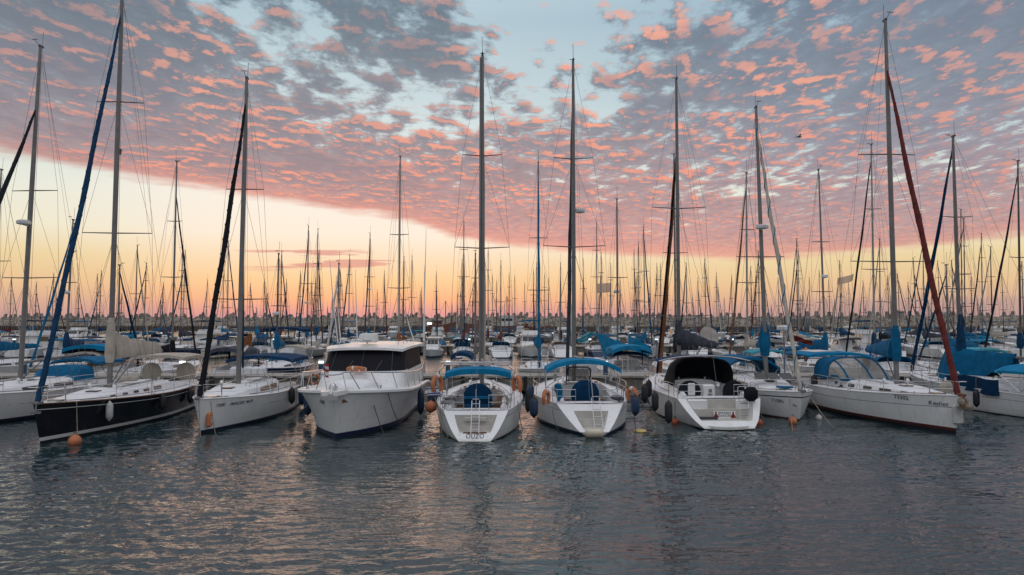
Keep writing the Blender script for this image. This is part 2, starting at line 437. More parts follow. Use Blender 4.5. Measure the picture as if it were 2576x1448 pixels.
_TEXT = {}
def letters(txt, size=1.0, shear=0.0, off=0.0, space=1.0):
    """Flat glyph mesh of a text as (verts, faces), baseline at the origin."""
    key = (txt, size, shear, off, space)
    if key not in _TEXT:
        cu = bpy.data.curves.new('lettering', 'FONT'); cu.body = txt; cu.size = size; cu.shear = shear; cu.offset = off; cu.resolution_u = 3; cu.space_character = space; cu.space_line = .85
        cu.align_x = 'CENTER'
        o = bpy.data.objects.new('lettering', cu); C.objects.link(o)
        me = bpy.data.meshes.new_from_object(o.evaluated_get(bpy.context.evaluated_depsgraph_get()))
        _TEXT[key] = ([tuple(v_.co) for v_ in me.vertices], [tuple(p_.vertices) for p_ in me.polygons])
        bpy.data.objects.remove(o); bpy.data.curves.remove(cu); bpy.data.meshes.remove(me)
    return _TEXT[key]

# ------------------------------------------------------------------ boats
class Boat:
    """A hull in its own frame: x from the stern (0) to the bow (L), y to port, z up from the water."""
    def __init__(s, name, label, cat, loc, rz, group=None, L=12., B=4., F=1.15, Fb=1.45, Fs=1.2, ov=.9, sr=1.0, sw=.75, swl=.5, bowp=2.1, flare=.6, tm=.42, N=22, bwl=.90):
        s.root = empty(name, loc, rz); tag(s.root, label, cat, group)
        s.L, s.B, s.F, s.Fb, s.Fs, s.ov, s.sr, s.sw, s.swl, s.bowp, s.flare, s.tm, s.N, s.bwl = L, B, F, Fb, Fs, ov, sr, sw, swl, bowp, flare, tm, N, bwl
        s.inv = (Matrix.Translation(Vector(loc)) @ Matrix.Rotation(rz, 4, 'Z')).inverted()
        s.fwd = Vector((math.cos(rz), math.sin(rz), 0))
    def px(s, x, y, Y):                        # a picture point at ground distance Y, in the boat's frame
        return s.inv @ at(x, y, Y=Y)
    def bd(s, t):
        if t < s.tm: return s.B / 2 * (1 - (1 - s.sw) * ((s.tm - t) / s.tm) ** 2)
        return max(.03, s.B / 2 * (1 - ((t - s.tm) / (1 - s.tm)) ** s.bowp))
    def bw(s, t):
        if t < s.tm: return s.B / 2 * s.bwl * (1 - (1 - s.swl) * ((s.tm - t) / s.tm) ** 1.7)
        return max(.02, s.B / 2 * s.bwl * (1 - ((t - s.tm) / (1 - s.tm)) ** (s.bowp * .8)))
    def zd(s, t):
        z = s.F
        if t > .35: z += (s.Fb - s.F) * ((t - .35) / .65) ** 1.6
        else: z += (s.Fs - s.F) * ((.35 - t) / .35) ** 2
        return z
    def pt(s, t, h, side=1, off=0.0):          # hull surface, h = 0 at the water, 1 at the deck edge
        xw = t * (s.L - s.ov); xd = s.sr + t * (s.L - s.sr)
        y = s.bw(t) + (s.bd(t) - s.bw(t)) * max(0, h) ** s.flare
        return Vector((xw + (xd - xw) * h, (y + off) * side, s.zd(t) * h))
    def t_at(s, x, h=1.0):
        lo, hi = -.1, 1.1
        for _ in range(30):
            m_ = (lo + hi) / 2
            if s.pt(min(1, max(0, m_)), h).x + (m_ - min(1, max(0, m_))) * s.L < x: lo = m_
            else: hi = m_
        return min(1, max(0, (lo + hi) / 2))
    def half(s, x): return s.bd(s.t_at(x))
    def zs(s, x): return s.zd(s.t_at(x))
    def hull(s, m='gelcoat', foul='antifoul', boot='stripe_navy', cove=None, cove_h=(.80, .84), boot_z=(.10, .20), scoop=None):
        """scoop: (h1, h2, inner fraction, steps, depth) cuts a stepped platform into the transom."""
        mats = [m, foul, boot, cove or m, 'well_grey']
        N_ = s.N
        def col(t, side):
            zt = s.zd(t); P = []
            xk, hw = t * (s.L - s.ov), s.bw(t)
            P.append(Vector((xk * .97 + .15, hw * .55 * side, -.45)))
            P.append(Vector((xk, hw * .93 * side, -.12)))
            for h in (.02 / zt, boot_z[0] / zt, boot_z[1] / zt, .34, .52, .68, cove_h[0], cove_h[1], .93, 1.0): P.append(s.pt(t, h, side))
            return P
        rm = [1, 1, 1, 2, 0, 0, 0, 0, 3, 0, 0]
        mb = MB()
        for side in (1, -1):
            cols = [col(i / N_, side) for i in range(N_ + 1)]; n = len(cols[0])
            for j in range(n - 1):
                mb.add([p for c_ in cols for p in (c_[j], c_[j + 1])], [(2 * i, 2 * i + 2, 2 * i + 3, 2 * i + 1) for i in range(N_)], rm[j])
        P, S = col(1, 1), col(1, -1)
        for j in range(len(P) - 1): mb.add([P[j], P[j + 1], S[j + 1], S[j]], [(0, 1, 2, 3)], rm[j])
        P, S = col(0, 1), col(0, -1)
        h1, h2 = (scoop[0], scoop[1]) if scoop else (2, 2)
        for j in range(len(P) - 1):
            zt = s.zd(0); ha = P[j].z / zt; hb = P[j + 1].z / zt
            if scoop and j == 4:       # cut the opening out of everything above row 4
                z4 = P[4].z
                lo, hi = max(h1 * zt, z4 + .02), h2 * zt
                f = scoop[2]
                def edge_pt(z, side): return s.pt(0, z / zt, side)
                rows = [z4, lo] + [lerp(lo, hi, k / 4) for k in range(1, 5)] + ([zt] if hi < zt - .01 else [])
                for a_, b_ in zip(rows[:-1], rows[1:]):
                    A1, B1, A2, B2 = edge_pt(a_, 1), edge_pt(b_, 1), edge_pt(a_, -1), edge_pt(b_, -1)
                    if a_ < lo - 1e-6 or a_ >= hi - 1e-6: mb.add([A1, B1, B2, A2], [(0, 1, 2, 3)], 0)
                    else:
                        for p_, q_ in ((A1, B1), (A2, B2)):
                            mb.add([p_, q_, Vector((q_.x, q_.y * f, q_.z)), Vector((p_.x, p_.y * f, p_.z))], [(0, 1, 2, 3)], 0)
                # zig-zag of treads and risers behind the opening
                ns, dep = scoop[3], scoop[4]
                zz_ = [lerp(lo, hi, k / ns) for k in range(ns + 1)]
                line = []
                for k in range(ns):
                    xb = edge_pt(zz_[k], 1).x + (dep if k else 0) * (1 - k / ns)
                    xn = edge_pt(zz_[k + 1], 1).x + dep * (1 - (k + 1) / ns)
                    line += [(xb, zz_[k]), (max(xb, xn), zz_[k])]
                line.append((max(line[-1][0], edge_pt(hi, 1).x), hi))
                line = [(x_, z_, s.pt(0, z_ / zt).y * f) for x_, z_ in line]
                for (xa, za, ya), (xb, zb, yb) in zip(line[:-1], line[1:]):
                    mb.add([(xa, ya, za), (xb, yb, zb), (xb, -yb, zb), (xa, -ya, za)], [(0, 1, 2, 3)], 4)
                for sd in (1, -1):
                    L_ = [(x_, y_ * sd, z_) for x_, z_, y_ in line]
                    mb.add(L_, [tuple(range(len(L_)))], 0)
                break
            mb.add([P[j], P[j + 1], S[j + 1], S[j]], [(0, 1, 2, 3)], rm[j])
        s.hull_o = mb.build('hull', mats, s.root, angle=30)
        r = MB()                                     # toe rail
        for side in (1, -1):
            r.tube([s.pt(i / N_, 1, side) + Vector((0, 0, .015)) for i in range(N_ + 1)], .03, 4)
        r.build('toe_rail', 'stripe_white' if m not in ('hull_black',) else 'teak', s.root)
        return s.hull_o
    def deck(s, cock=None, m='deck_white', camber=.05, depth=.48, inset=0.0, teak=False, seat=.22):
        """Deck sheet with an opening for the cockpit: cock = (x0, x1, half width)."""
        xs = sorted(set([s.sr + i / s.N * (s.L - s.sr) for i in range(s.N + 1)] + ([cock[0], cock[1]] if cock else [])))
        mb = MB(); rows = []
        for x in xs:
            hw = s.half(x); z = s.zs(x) - inset
            k = min(cock[2], hw * .8) if cock else hw * .4
            ys = [-hw, -k, 0, k, hw]
            rows.append([(x, y, z + camber * (1 - (y / max(hw, .05)) ** 2)) for y in ys])
        for i in range(len(xs) - 1):
            inside = cock and xs[i] >= cock[0] - 1e-6 and xs[i + 1] <= cock[1] + 1e-6
            for j in range(4):
                if inside and j in (1, 2): continue
                mb.add([rows[i][j], rows[i][j + 1], rows[i + 1][j + 1], rows[i + 1][j]], [(0, 1, 2, 3)], 0)
        o = mb.build('deck', [m], s.root, angle=40)
        if cock:
            x0, x1, w_ = cock; c = MB(); z0 = s.zs((x0 + x1) / 2) - inset + camber * .8
            zb, zq = z0 - depth, z0 - seat; wi = w_ * .45
            sec = [(w_, z0 + .02), (w_, zq), (wi, zq), (wi, zb), (-wi, zb), (-wi, zq), (-w_, zq), (-w_, z0 + .02)]
            A = [(x0, y, z) for y, z in sec]; Bq = [(x1, y, z) for y, z in sec]
            n = len(sec)
            for j in range(n - 1):
                c.add([A[j], Bq[j], Bq[j + 1], A[j + 1]], [(0, 1, 2, 3)], 1 if teak and j in (1, 3, 5) else 0)
            for P in (A, Bq): c.add(P, [(0, 1, 2, 3, 4, 5, 6, 7)], 0)
            for sd in (1, -1):                      # coamings
                c.loft([[(x, sd * (w_ + .02), z0 - .02), (x, sd * (w_ + .05), z0 + .20 * k_), (x, sd * (w_ + .17), z0 + .20 * k_), (x, sd * (w_ + .26), z0 - .03)] for x, k_ in ((x0, .35), (x0 + .4, .8), (lerp(x0, x1, .6), 1.1), (x1 + .1, 1.5))], mi=0)
            c.build('cockpit', ['deck_white', 'teak'], s.root, angle=30)
            s.cz = zb
        return o
    def roof_pt(s, x, k, side, off=0.0):
        xa, xf, h, wf, _ = s.cab
        u_ = (x - xa) / (xf - xa)
        hh = h * (1 - max(0, u_) ** 2.2 * .92); w_ = min(s.half(x) * wf, s.half(xa + (xf - xa) * .45) * wf * (1 - u_ ** 3 * .45))
        z = s.zs(x)
        P = [(1.0, -.03), (.93, .72), (.80, .95), (.45, 1.05), (0, 1.09)]
        i = min(3, int(k)); f = k - i
        yy = lerp(P[i][0], P[i + 1][0], f) * w_; zz_ = z + .03 + lerp(P[i][1], P[i + 1][1], f) * hh
        return Vector((x, (yy + off) * side, zz_ + off * .3))
    def cabin(s, xa, xf, h=.5, wf=.62, m='deck_white', wins=(), wm='window_dark', hatch=True):
        s.cab = (xa, xf, h, wf, 0)
        n = 12; mb = MB()
        xs = [lerp(xa, xf, i / n) for i in range(n + 1)]
        mb.loft([[s.roof_pt(x, k, 1) for k in (0, 1, 2, 3, 4)] + [s.roof_pt(x, k, -1) for k in (3, 2, 1, 0)] for x in xs])
        s.cabin_o = mb.build('cabin', m, s.root, angle=40)
        for (x0, x1, k0, k1) in wins:
            for sd in (1, -1):
                w_ = MB()
                q = 4
                gx = [lerp(x0, x1, i / q) for i in range(q + 1)]
                w_.slab([[s.roof_pt(x, k0, sd, .012) for x in gx], [s.roof_pt(x, k1 - (0.04 if i in (0, q) else 0), sd, .012) for i, x in enumerate(gx)]], .02, d=(0, -sd, 0))
                w_.build('window', wm, s.cabin_o)
        if hatch:
            xm = lerp(xa, xf, .72); z = s.roof_pt(xm, 4, 1).z
            hb = MB().box((xm, 0, z + .02), (.5, .5, .05), bev=.02)
            hb.build('hatch', 'window_dark', s.cabin_o)
        return s.cabin_o
    # ---- rig
    def rig(s, H, mx=None, rake=.02, m='aluminium', r=.085, spr=((.40, 1.5), (.68, 1.0)), furl=None, furl_r=.075, furl_top=.97, boom=None, boom_l=None, cover=None, wires=True, head=True, cz=None, boom_z=None, boom_ang=0.0, stay=True, wm='wire', fine=1.0, frac=1.0, boom_up=.03, twist=0, twist_m=None):
        mx = mx if mx is not None else s.L * .56
        bz = cz if cz is not None else (s.roof_pt(mx, 4, 1).z - .02 if hasattr(s, 'cab') and s.cab[0] < mx < s.cab[1] else s.zs(mx))
        s.mast_base = Vector((mx, 0, bz)); s.H = H
        ax = lambda z: Vector((mx - (z - bz) * rake, 0, z))
        s.ax = ax
        mo = MB().tube([ax(bz), ax(lerp(bz, H, .6)), ax(H)], [r * 1.0, r * .95, r * .62], 8).build('mast', m, s.root)
        s.mast_o = mo
        if head:
            hd = MB(); t = ax(H)
            hd.box(t + Vector((-.05, 0, .04)), (.3, .09, .10))
            hd.tube([t + Vector((-.12, 0, 0)), t + Vector((-.16, .02, .9 * fine))], .012, 4)
            hd.tube([t + Vector((.1, 0, .05)), t + Vector((.42, .0, .22))], .014, 4)
            hd.tube([t + Vector((.42, -.14, .24)), t + Vector((.42, .16, .24))], .02, 4)
            hd.build('masthead_gear', 'mast_dark', mo)
        tips = []
        for fz, w_ in spr:
            z = lerp(bz, H, fz); c = ax(z)
            for sd in (1, -1):
                tip = c + Vector((-.18 * w_, sd * w_, .03 * w_))
                MB().tube([c, tip], [.035 * fine, .022 * fine], 5).build('spreader', 'mast_dark', mo)
                tips.append((z, sd, tip))
        top = ax(H * frac - .1)
        if wires:
            rw = .0085 * fine
            for sd in (1, -1):
                w_ = MB(); ch = Vector((mx - .15, sd * s.half(mx) * .93, s.zs(mx) + .03))
                T = [t for t in tips if t[1] == sd]
                w_.tube([top] + [t[2] for t in sorted(T, key=lambda q: -q[0])] + [ch], rw, 3)
                if T:
                    low = min(T, key=lambda q: q[0])
                    w_.tube([ax(low[0] - .1), ch + Vector((.35, 0, 0))], rw, 3); w_.tube([ax(low[0] - .1), ch + Vector((-.4, 0, 0))], rw, 3)
                    if len(T) > 1:
                        hi_ = max(T, key=lambda q: q[0]); w_.tube([ax(hi_[0]), low[2]], rw, 3)
                w_.build('shroud', wm, s.root)
            MB().tube([ax(H), (s.sr + .1, 0, s.zs(s.sr) + .1)], rw, 3).build('backstay', wm, s.root)
            MB().tube([ax(H * .96) + Vector((-.1, .04, 0)), ax(bz + 1.0) + Vector((-.28, .12, 0))], rw, 3).build('halyard', wm, mo)
        bow = Vector((s.L - .25, 0, s.zs(s.L - .3) + .12))
        if furl:
            tp = ax(H * furl_top); n = 16; P = []; rr = []
            for i in range(n + 1):
                f = i / n; q = bow.lerp(tp, f); q.x -= .10 * math.sin(PI * f); q.y += .02 * math.sin(17 * f)
                P.append(q); rr.append(furl_r * (.55 + .9 * math.sin(min(1, (1 - f) * 1.5 + .02) * PI * .55)) * (1 + .10 * math.sin(41 * f)) if f < .97 else furl_r * .35)
            fm = [furl, 'canvas_cream']
            mb = MB().tube(P, rr, 8)
            fo = mb.build('furled_headsail', fm, s.root)
            if twist:
                n_ = 60
                mb = MB()
                hel = []
                for i in range(n_ * 6 + 1):
                    f = i / (n_ * 6); k = f * n; a = int(min(k, n - 1)); q = P[a].lerp(P[a + 1], k - a); r_ = lerp(rr[a], rr[a + 1], k - a) + .004
                    an = f * 2 * PI * twist
                    hel.append(q + Vector((math.cos(an) * r_, math.sin(an) * r_, 0)))
                mb.tube(hel, .03 if twist_m else .012, 3); mb.build('stripe' if twist_m else 'seam', twist_m or furl, fo)
        elif stay:
            MB().tube([bow, top], .0085 * fine, 3).build('forestay', wm, s.root)
        if boom:
            gz = boom_z if boom_z else bz + .95
            bl = boom_l or s.L * .36
            a = ax(gz) + Vector((-.1, 0, 0)); b_ = a + Vector((-bl * math.cos(boom_ang), bl * math.sin(boom_ang), bl * boom_up))
            s.boom_ab = (a, b_)
            bo = MB().tube([a, b_], [.075, .07], 8).build('boom', boom, s.root)
            MB().box(b_, (.12, .14, .17), bev=.02).build('boom_end', 'plastic_grey', bo)
            if wires: MB().tube([ax(H) + Vector((-.1, 0, 0)), b_], .007 * fine, 3).build('topping_lift', wm, s.root)
            MB().tube([ax(bz + .1) + Vector((-.1, 0, 0)), a.lerp(b_, .3)], .03, 5).build('vang', 'mast_dark', bo)
            if cover:
                s.sail_cover(a, b_, *cover)
    def sail_cover(s, a, b, m, h0=.8, h1=.28, w_=.17, seed=1, collar=True):
        rnd = random.Random(seed); rings = []; n = 22
        d = (b - a).normalized(); sdv = Vector((-d.y, d.x, 0)).normalized()
        a2 = a + d * -.0; b2 = a.lerp(b, .97)
        for i in range(n + 1):
            f = i / n; c = a2.lerp(b2, f)
            h = lerp(h0, h1, min(1, f * 1.15) ** .7) * (1 + .08 * rnd.uniform(-1, 1) + .04 * math.sin(f * 31))
            ww = w_ * (1.15 - .5 * f) * (1 + .12 * rnd.uniform(-1, 1))
            if f > .98: h *= .5; ww *= .5
            prof = [(0, -.12), (.8, -.10), (1.0, .05), (.85, .35), (.55, .72), (.16, 1.0), (-.16, 1.0), (-.55, .72), (-.85, .35), (-1.0, .05), (-.8, -.10)]
            rings.append([c + sdv * (p_ * ww) + Vector((0, 0, (q_ * h if q_ > 0 else q_ * .9) + .012 * rnd.uniform(-1, 1))) for p_, q_ in prof])
        mb = MB().loft(rings)
        if collar:
            c = a + Vector((.16, 0, 0)); R_ = []
            for z, rr in ((-.25, .17), (.1, .23), (h0 * .6, .22), (h0 * 1.15, .18), (h0 * 1.5, .12)):
                R_.append([c + Vector((math.cos(k * PI / 4) * rr * 1.15 - z * .02, math.sin(k * PI / 4) * rr, z)) for k in range(8)])
            mb.loft(R_)
        s.cover_o = mb.build('sail_cover', m, s.root, angle=60)
    # ---- rails
    def guard(s, x0=None, x1=None, h=.62, r=.016, gap=2.0, pulpit=True, pushpit=True, m='steel', stern_gap=0.0):
        x0 = x0 if x0 is not None else s.sr + 1.0; x1 = x1 if x1 is not None else s.L - 1.2
        E = lambda x, sd, z: Vector((x, sd * max(.05, s.half(x) - .06), s.zs(x) + z))
        for sd in (1, -1):
            mb = MB(); n = max(2, int((x1 - x0) / gap))
            for i in range(n + 1):
                x = lerp(x0, x1, i / n); mb.tube([E(x, sd, 0), E(x, sd, h)], r, 5)
            for z in (h, h * .5): mb.tube([E(lerp(x0, x1, i / 10), sd, z - .02 * math.sin(i * 1.5)) for i in range(11)], r * .55, 4)
            mb.build('guard_rail', m, s.root)
        if pulpit:
            mb = MB(); xs = [x1, x1 + .5, s.L - .25, s.L + .05]
            L_ = [E(x, 1, h) for x in xs[:3]] + [Vector((s.L + .12, .16, s.zs(s.L) + h))]
            Q = L_ + [Vector((p.x, -p.y, p.z)) for p in L_[::-1]]
            mb.tube(Q, r * 1.15, 5)
            for sd in (1, -1):
                for x in (x1, s.L - .35): mb.tube([E(x, sd, 0), E(x + .05, sd, h)], r, 5)
            Lm = [E(x1, 1, h * .5), E(s.L - .3, 1, h * .5)]
            for sd in (1, -1): mb.tube([Vector((p.x, p.y * sd, p.z)) for p in Lm], r * .8, 4)
            mb.build('pulpit', m, s.root)
        if pushpit:
            for sd in (1, -1):
                mb = MB(); xa = s.sr + .12
                P = [E(x0, sd, h), E(lerp(x0, xa, .6), sd, h), E(xa, sd, h), Vector((xa - .02, sd * (s.half(xa) * (1 - .12) - .25), s.zs(xa) + h)), Vector((xa, sd * max(stern_gap, s.half(xa) * .38), s.zs(xa) + h))]
                mb.tube(P, r * 1.15, 5)
                mb.tube([p - Vector((0, 0, h * .48)) for p in P[1:]], r, 5)
                for p in (P[1], P[2], P[4]): mb.tube([p, Vector((p.x, p.y, s.zs(xa) + .02))], r, 5)
                mb.build('stern_rail', m, s.root)
    def bimini(s, x0, x1, hw, z, m='canvas_azure', crown=.22, drop=.12, frame=True, legs=None, under=None, name='bimini', sagx=.0, val=.12):
        nu, nv = 9, 13; top = []
        for i in range(nu):
            f = i / (nu - 1); x = lerp(x0, x1, f); row = []
            for j in range(nv):
                g = -1 + 2 * j / (nv - 1)
                zz_ = z - crown * abs(g) ** 2.6 + .05 * math.sin(PI * f) - sagx * abs(2 * f - 1) ** 2.5
                row.append((x, hw * g, zz_))
            e0, e1 = row[0], row[-1]
            row = [(e0[0], e0[1] * 1.01, e0[2] - drop)] + row + [(e1[0], e1[1] * 1.01, e1[2] - drop)]
            top.append(row)
        if val: top = [[(p[0] - .03, p[1], p[2] - val) for p in top[0]]] + top + [[(p[0] + .03, p[1], p[2] - val) for p in top[-1]]]
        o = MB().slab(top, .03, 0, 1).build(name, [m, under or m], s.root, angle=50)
        if frame:
            for x in (x0 + .1, (x0 + x1) / 2, x1 - .1):
                fr = MB(); zt = z - crown; xb = (x0 + x1) / 2
                zb = legs if legs is not None else s.zs(max(s.sr, min(s.L, xb))) + .1
                P = [(xb, -hw, zb), (x, -hw * 1.0, zt - .02)] + [(x, hw * g, z - .045 - crown * abs(g) ** 2.6) for g in (-.8, -.4, 0, .4, .8)] + [(x, hw, zt - .02), (xb, hw, zb)]
                fr.tube(P, .016, 5); fr.build('bimini_frame', 'steel', o)
        return o
    def hood(s, x0, x1, hw, z0, z1, m='canvas_blue', wins=True, lean=.5, name='sprayhood', yo=0.0):
        """Sprayhood: arched cloth closed to the front, open to the stern; x0 aft, x1 forward foot."""
        nu, nv = 7, 13; top = []
        for i in range(nu):
            f = i / (nu - 1); row = []
            x = lerp(x0, x1, f); hh = (z1 - z0) * math.sin(PI / 2 * (1 - max(0, f - lean) / (1 - lean) * .98)) if f > lean else (z1 - z0)
            for j in range(nv):
                a = PI * j / (nv - 1)
                row.append((x, yo + hw * -math.copysign(abs(math.cos(a)) ** .55, math.cos(a)), z0 + hh * math.sin(a) ** .5))
            top.append(row)
        o = MB().slab(top, .02, d=(-.3, 0, -1)).build(name, m, s.root, angle=50)
        return o
    def ladder(s, a, b, w_=.32, rungs=4, r=.018, name='boarding_ladder'):
        a, b = Vector(a), Vector(b); mb = MB()
        for sd in (1, -1): mb.tube([a + Vector((0, sd * w_ / 2, 0)), b + Vector((0, sd * w_ / 2, 0))], r, 6)
        for i in range(rungs):
            c = a.lerp(b, (i + .5) / rungs); mb.tube([c + Vector((0, -w_ / 2, 0)), c + Vector((0, w_ / 2, 0))], r, 5)
        mb.tube([a + Vector((0, w_ / 2, 0)), a + Vector((0, w_ * .4, .06)), a + Vector((0, -w_ * .4, .06)), a + Vector((0, -w_ / 2, 0))], r, 5)
        return mb.build(name, 'steel', s.root)
    def disc(s, c, r, m, name='wheel_cover', squash=1.0, th=.12):
        M = Matrix.Rotation(R(-90), 3, 'Y')
        mb = MB().lathe([(r * .85, -th / 2), (r * .98, -th * .3), (r, 0), (r * .96, th * .3), (r * .5, th * .55), (.03, th * .6)], 24, c, M)
        if squash != 1: mb.v = [(x, y, c[2] + (z - c[2]) * squash) for x, y, z in mb.v]
        return mb.build(name, m, s.root, angle=50)
    def side_text(s, txt, x, h, size, side, m='ink', shear=0.0, off=0.0, name='lettering', space=1.0):
        """Letters laid on the topsides, centred at x (at height fraction h), readable from that side."""
        V_, F_ = letters(txt, size, shear, off, space); out_ = []
        sgn = 1 if side < 0 else -1
        zc = s.zs(x) * h
        for a, b, _ in V_:
            xx = x + sgn * a; t = s.t_at(xx, h); zt = s.zd(t)
            hh = min(.995, (zc + b) / zt)
            t = s.t_at(xx, hh)
            out_.append(s.pt(t, hh, side, .012))
        return MB().add(out_, F_).build(name, m, s.hull_o, fix=False)
    def fittings(s, seed=0):
        """Deck gear of a cruising yacht: hand rails, control lines, winches, vents, cleats, a coil of line."""
        xa, xf, h, wf, _ = s.cab; rnd_ = random.Random(seed)
        for sd in (1, -1):
            hr_ = MB(); xs = [lerp(xa + .3, xa + (xf - xa) * .62, i / 5) for i in range(6)]
            hr_.tube([s.roof_pt(x, 2.2, sd, .0) + Vector((0, 0, .09)) for x in xs], .018, 5)
            for x in xs: hr_.tube([s.roof_pt(x, 2.2, sd), s.roof_pt(x, 2.2, sd) + Vector((0, 0, .09))], .014, 4)
            hr_.build('hand_rail', 'steel', s.cabin_o)
            ln_ = MB()
            ln_.tube([s.roof_pt(lerp(xa + .1, s.mast_base.x, i / 8), 2.9, sd) + Vector((0, .02 * math.sin(i * 2), .03)) for i in range(9)], .014, 4)
            ln_.tube([s.roof_pt(lerp(xa + .1, s.mast_base.x, i / 8), 3.2, sd) + Vector((0, .02 * math.cos(i * 2), .03)) for i in range(9)], .012, 4)
            x2 = s.L - 1.0
            ln_.tube([Vector((lerp(s.sr + 2.5, x2, i / 12), sd * (s.half(lerp(s.sr + 2.5, x2, i / 12)) * (.80 - .25 * (i / 12))), s.zs(lerp(s.sr + 2.5, x2, i / 12)) + .07)) for i in range(13)], .014, 4)
            ln_.build('control_line', 'rope_dark' if sd > 0 else 'rope', s.root)
            MB().lathe([(.02, 0), (.10, 0), (.075, .05), (.075, .12), (.10, .16), (.02, .17)], 10, s.roof_pt(xa + .35, 2.7, sd)).build('winch', 'steel', s.root)
            for x in (s.sr + .8, lerp(s.sr, s.L, .55), s.L - 1.3):
                c = Vector((x, sd * max(.08, s.half(x) - .14), s.zs(x) + .03)); MB().tube([c + Vector((-.12, 0, .05)), c + Vector((.12, 0, .05))], .018, 5).box(c, (.08, .05, .06)).build('cleat', 'steel', s.root)
            c = s.roof_pt(lerp(xa, xf, .60), 2.8, sd); MB().tube([c, c + Vector((0, 0, .16)), c + Vector((.10, 0, .22))], [.05, .055, .085], 8).build('vent_cowl', 'plastic_white', s.cabin_o)
        x = s.mast_base.x; c = Vector((x - .35, rnd_.choice((-1, 1)) * .3, s.roof_pt(min(x, xf - .1), 3.5, 1).z + .02)); co = MB()
        for k in range(4): co.tube([c + Vector((.16 * math.cos(a) * (1 + .1 * k), .13 * math.sin(a), .02 * k)) for a in [2 * PI * i / 10 for i in range(10)]], .016, 4, closed=True)
        co.build('coiled_line', 'rope', s.root)
        xh = min(xf + .9, s.L - 1.6); MB().box((xh, 0, s.zs(xh) + .07), (.55, .5, .05), bev=.02).build('fore_hatch', 'window_dark', s.root)
    def radar(s, z, fw=.35, side=0.0, m='plastic_white', rr=.3):
        c = s.ax(z) + Vector((fw, side, 0)); mb = MB()
        mb.lathe([(rr * .6, -.12), (rr * .95, -.09), (rr, 0), (rr * .95, .08), (rr * .5, .13), (.02, .14)], 14, c)
        mb.tube([s.ax(z - .15), c - Vector((0, 0, .12))], .04, 5)
        return mb.build('radar', m, s.mast_o)

def floating_top(o, label, cat, group=None): return tag(o, label, cat, group)
def fender(loc, label, r=.14, l=.62, m='rubber', hang=.7, tip=None, group='fenders hanging over the topsides', rope=True, horiz=False):
    """Top-level: hangs by a lanyard; loc is its middle."""
    root = empty('fender', loc); tag(root, label, 'fender', group)
    h = l / 2
    prof = [(.03, -h - .05), (.06, -h), (r * .75, -h * .86), (r, -h * .6), (r, h * .6), (r * .75, h * .86), (.06, h), (.03, h + .06)]
    b_ = MB().lathe(prof, 14)
    if horiz: b_.v = [(z, y, x) for x, y, z in b_.v]
    b_.build('fender_body', m, root)
    if tip:
        t_ = MB().lathe([(r * .76, h * .86), (r * .80, h * .84), (.075, h + .005), (.04, h + .07)], 14)
        t_.lathe([(.04, -h - .06), (.075, -h - .005), (r * .80, -h * .84), (r * .76, -h * .86)], 14); t_.build('end_cap', tip, root)
    if rope: MB().tube([(0, 0, h + .04), (.02, 0, h + hang)], .012, 4).build('lanyard', 'rope', root)
    return root
def buoy(loc, r, label, m='orange', group='round buoys among the moored boats', line=None):
    root = empty('buoy', loc); tag(root, label, 'buoy', group)
    MB().lathe([(.04, -r * 1.05)] + [(math.sin(PI * i / 9) * r, -math.cos(PI * i / 9) * r) for i in range(1, 9)] + [(.06, r), (.05, r * 1.15), (.02, r * 1.18)], 18).build('float', m, root)
    MB().tube(arc((0, 0, r * 1.18), .06, 0, 2 * PI, 8, 'xz')[:-1], .015, 5, closed=True).build('eye', 'rope_dark', root)
    return root
def life_ring(loc, r, label, rx=0.0, rz=0.0, m='orange', group='orange life rings', th=.085, ry=0.0):
    root = empty('life_ring', loc); root.rotation_euler = (rx, ry, rz); tag(root, label, 'life ring', group)
    MB().tube([(r * math.cos(a), r * math.sin(a), 0) for a in [2 * PI * i / 24 for i in range(24)]], th, 8, closed=True).build('ring', m, root)
    for k in range(4):
        a = PI / 4 + k * PI / 2 + .6
        MB().tube([(r * math.cos(a + d_), r * math.sin(a + d_), 0) for d_ in (-.10, 0, .10)], th * 1.06, 8).build('band', 'plastic_white', root)
    return root
def horseshoe(loc, r, label, rz=0.0, rx=PI / 2, m='orange', flip=False):
    root = empty('horseshoe_buoy', loc); root.rotation_euler = (rx, 0, rz); tag(root, label, 'life buoy', 'horseshoe buoys on the stern rails')
    a0 = PI * .0 - .35; s_ = -1 if flip else 1
    P = [(r * math.cos(a), s_ * (r * 1.15 * math.sin(a) + .02), 0) for a in [lerp(a0, PI - a0, i / 16) for i in range(17)]]
    P = [(P[0][0] * .98, s_ * -r * .95, 0)] + P + [(P[-1][0] * .98, s_ * -r * .95, 0)]
    MB().tube(P, [.07] + [.095] * 17 + [.07], 8).build('buoy_body', m, root)
    MB().tube([P[8], P[9], P[10]], .10, 8).build('band', 'plastic_white', root)
    return root
def line(name, a, b, label, sg=.3, r=.016, m='rope', group='mooring lines', n=12):
    a, b = Vector(a), Vector(b)
    P = [p - a for p in sag(a, b, sg, n)]
    o = MB().tube(P, r, 5).build(name, m, None, loc=a)
    return tag(o, label, 'rope', group)
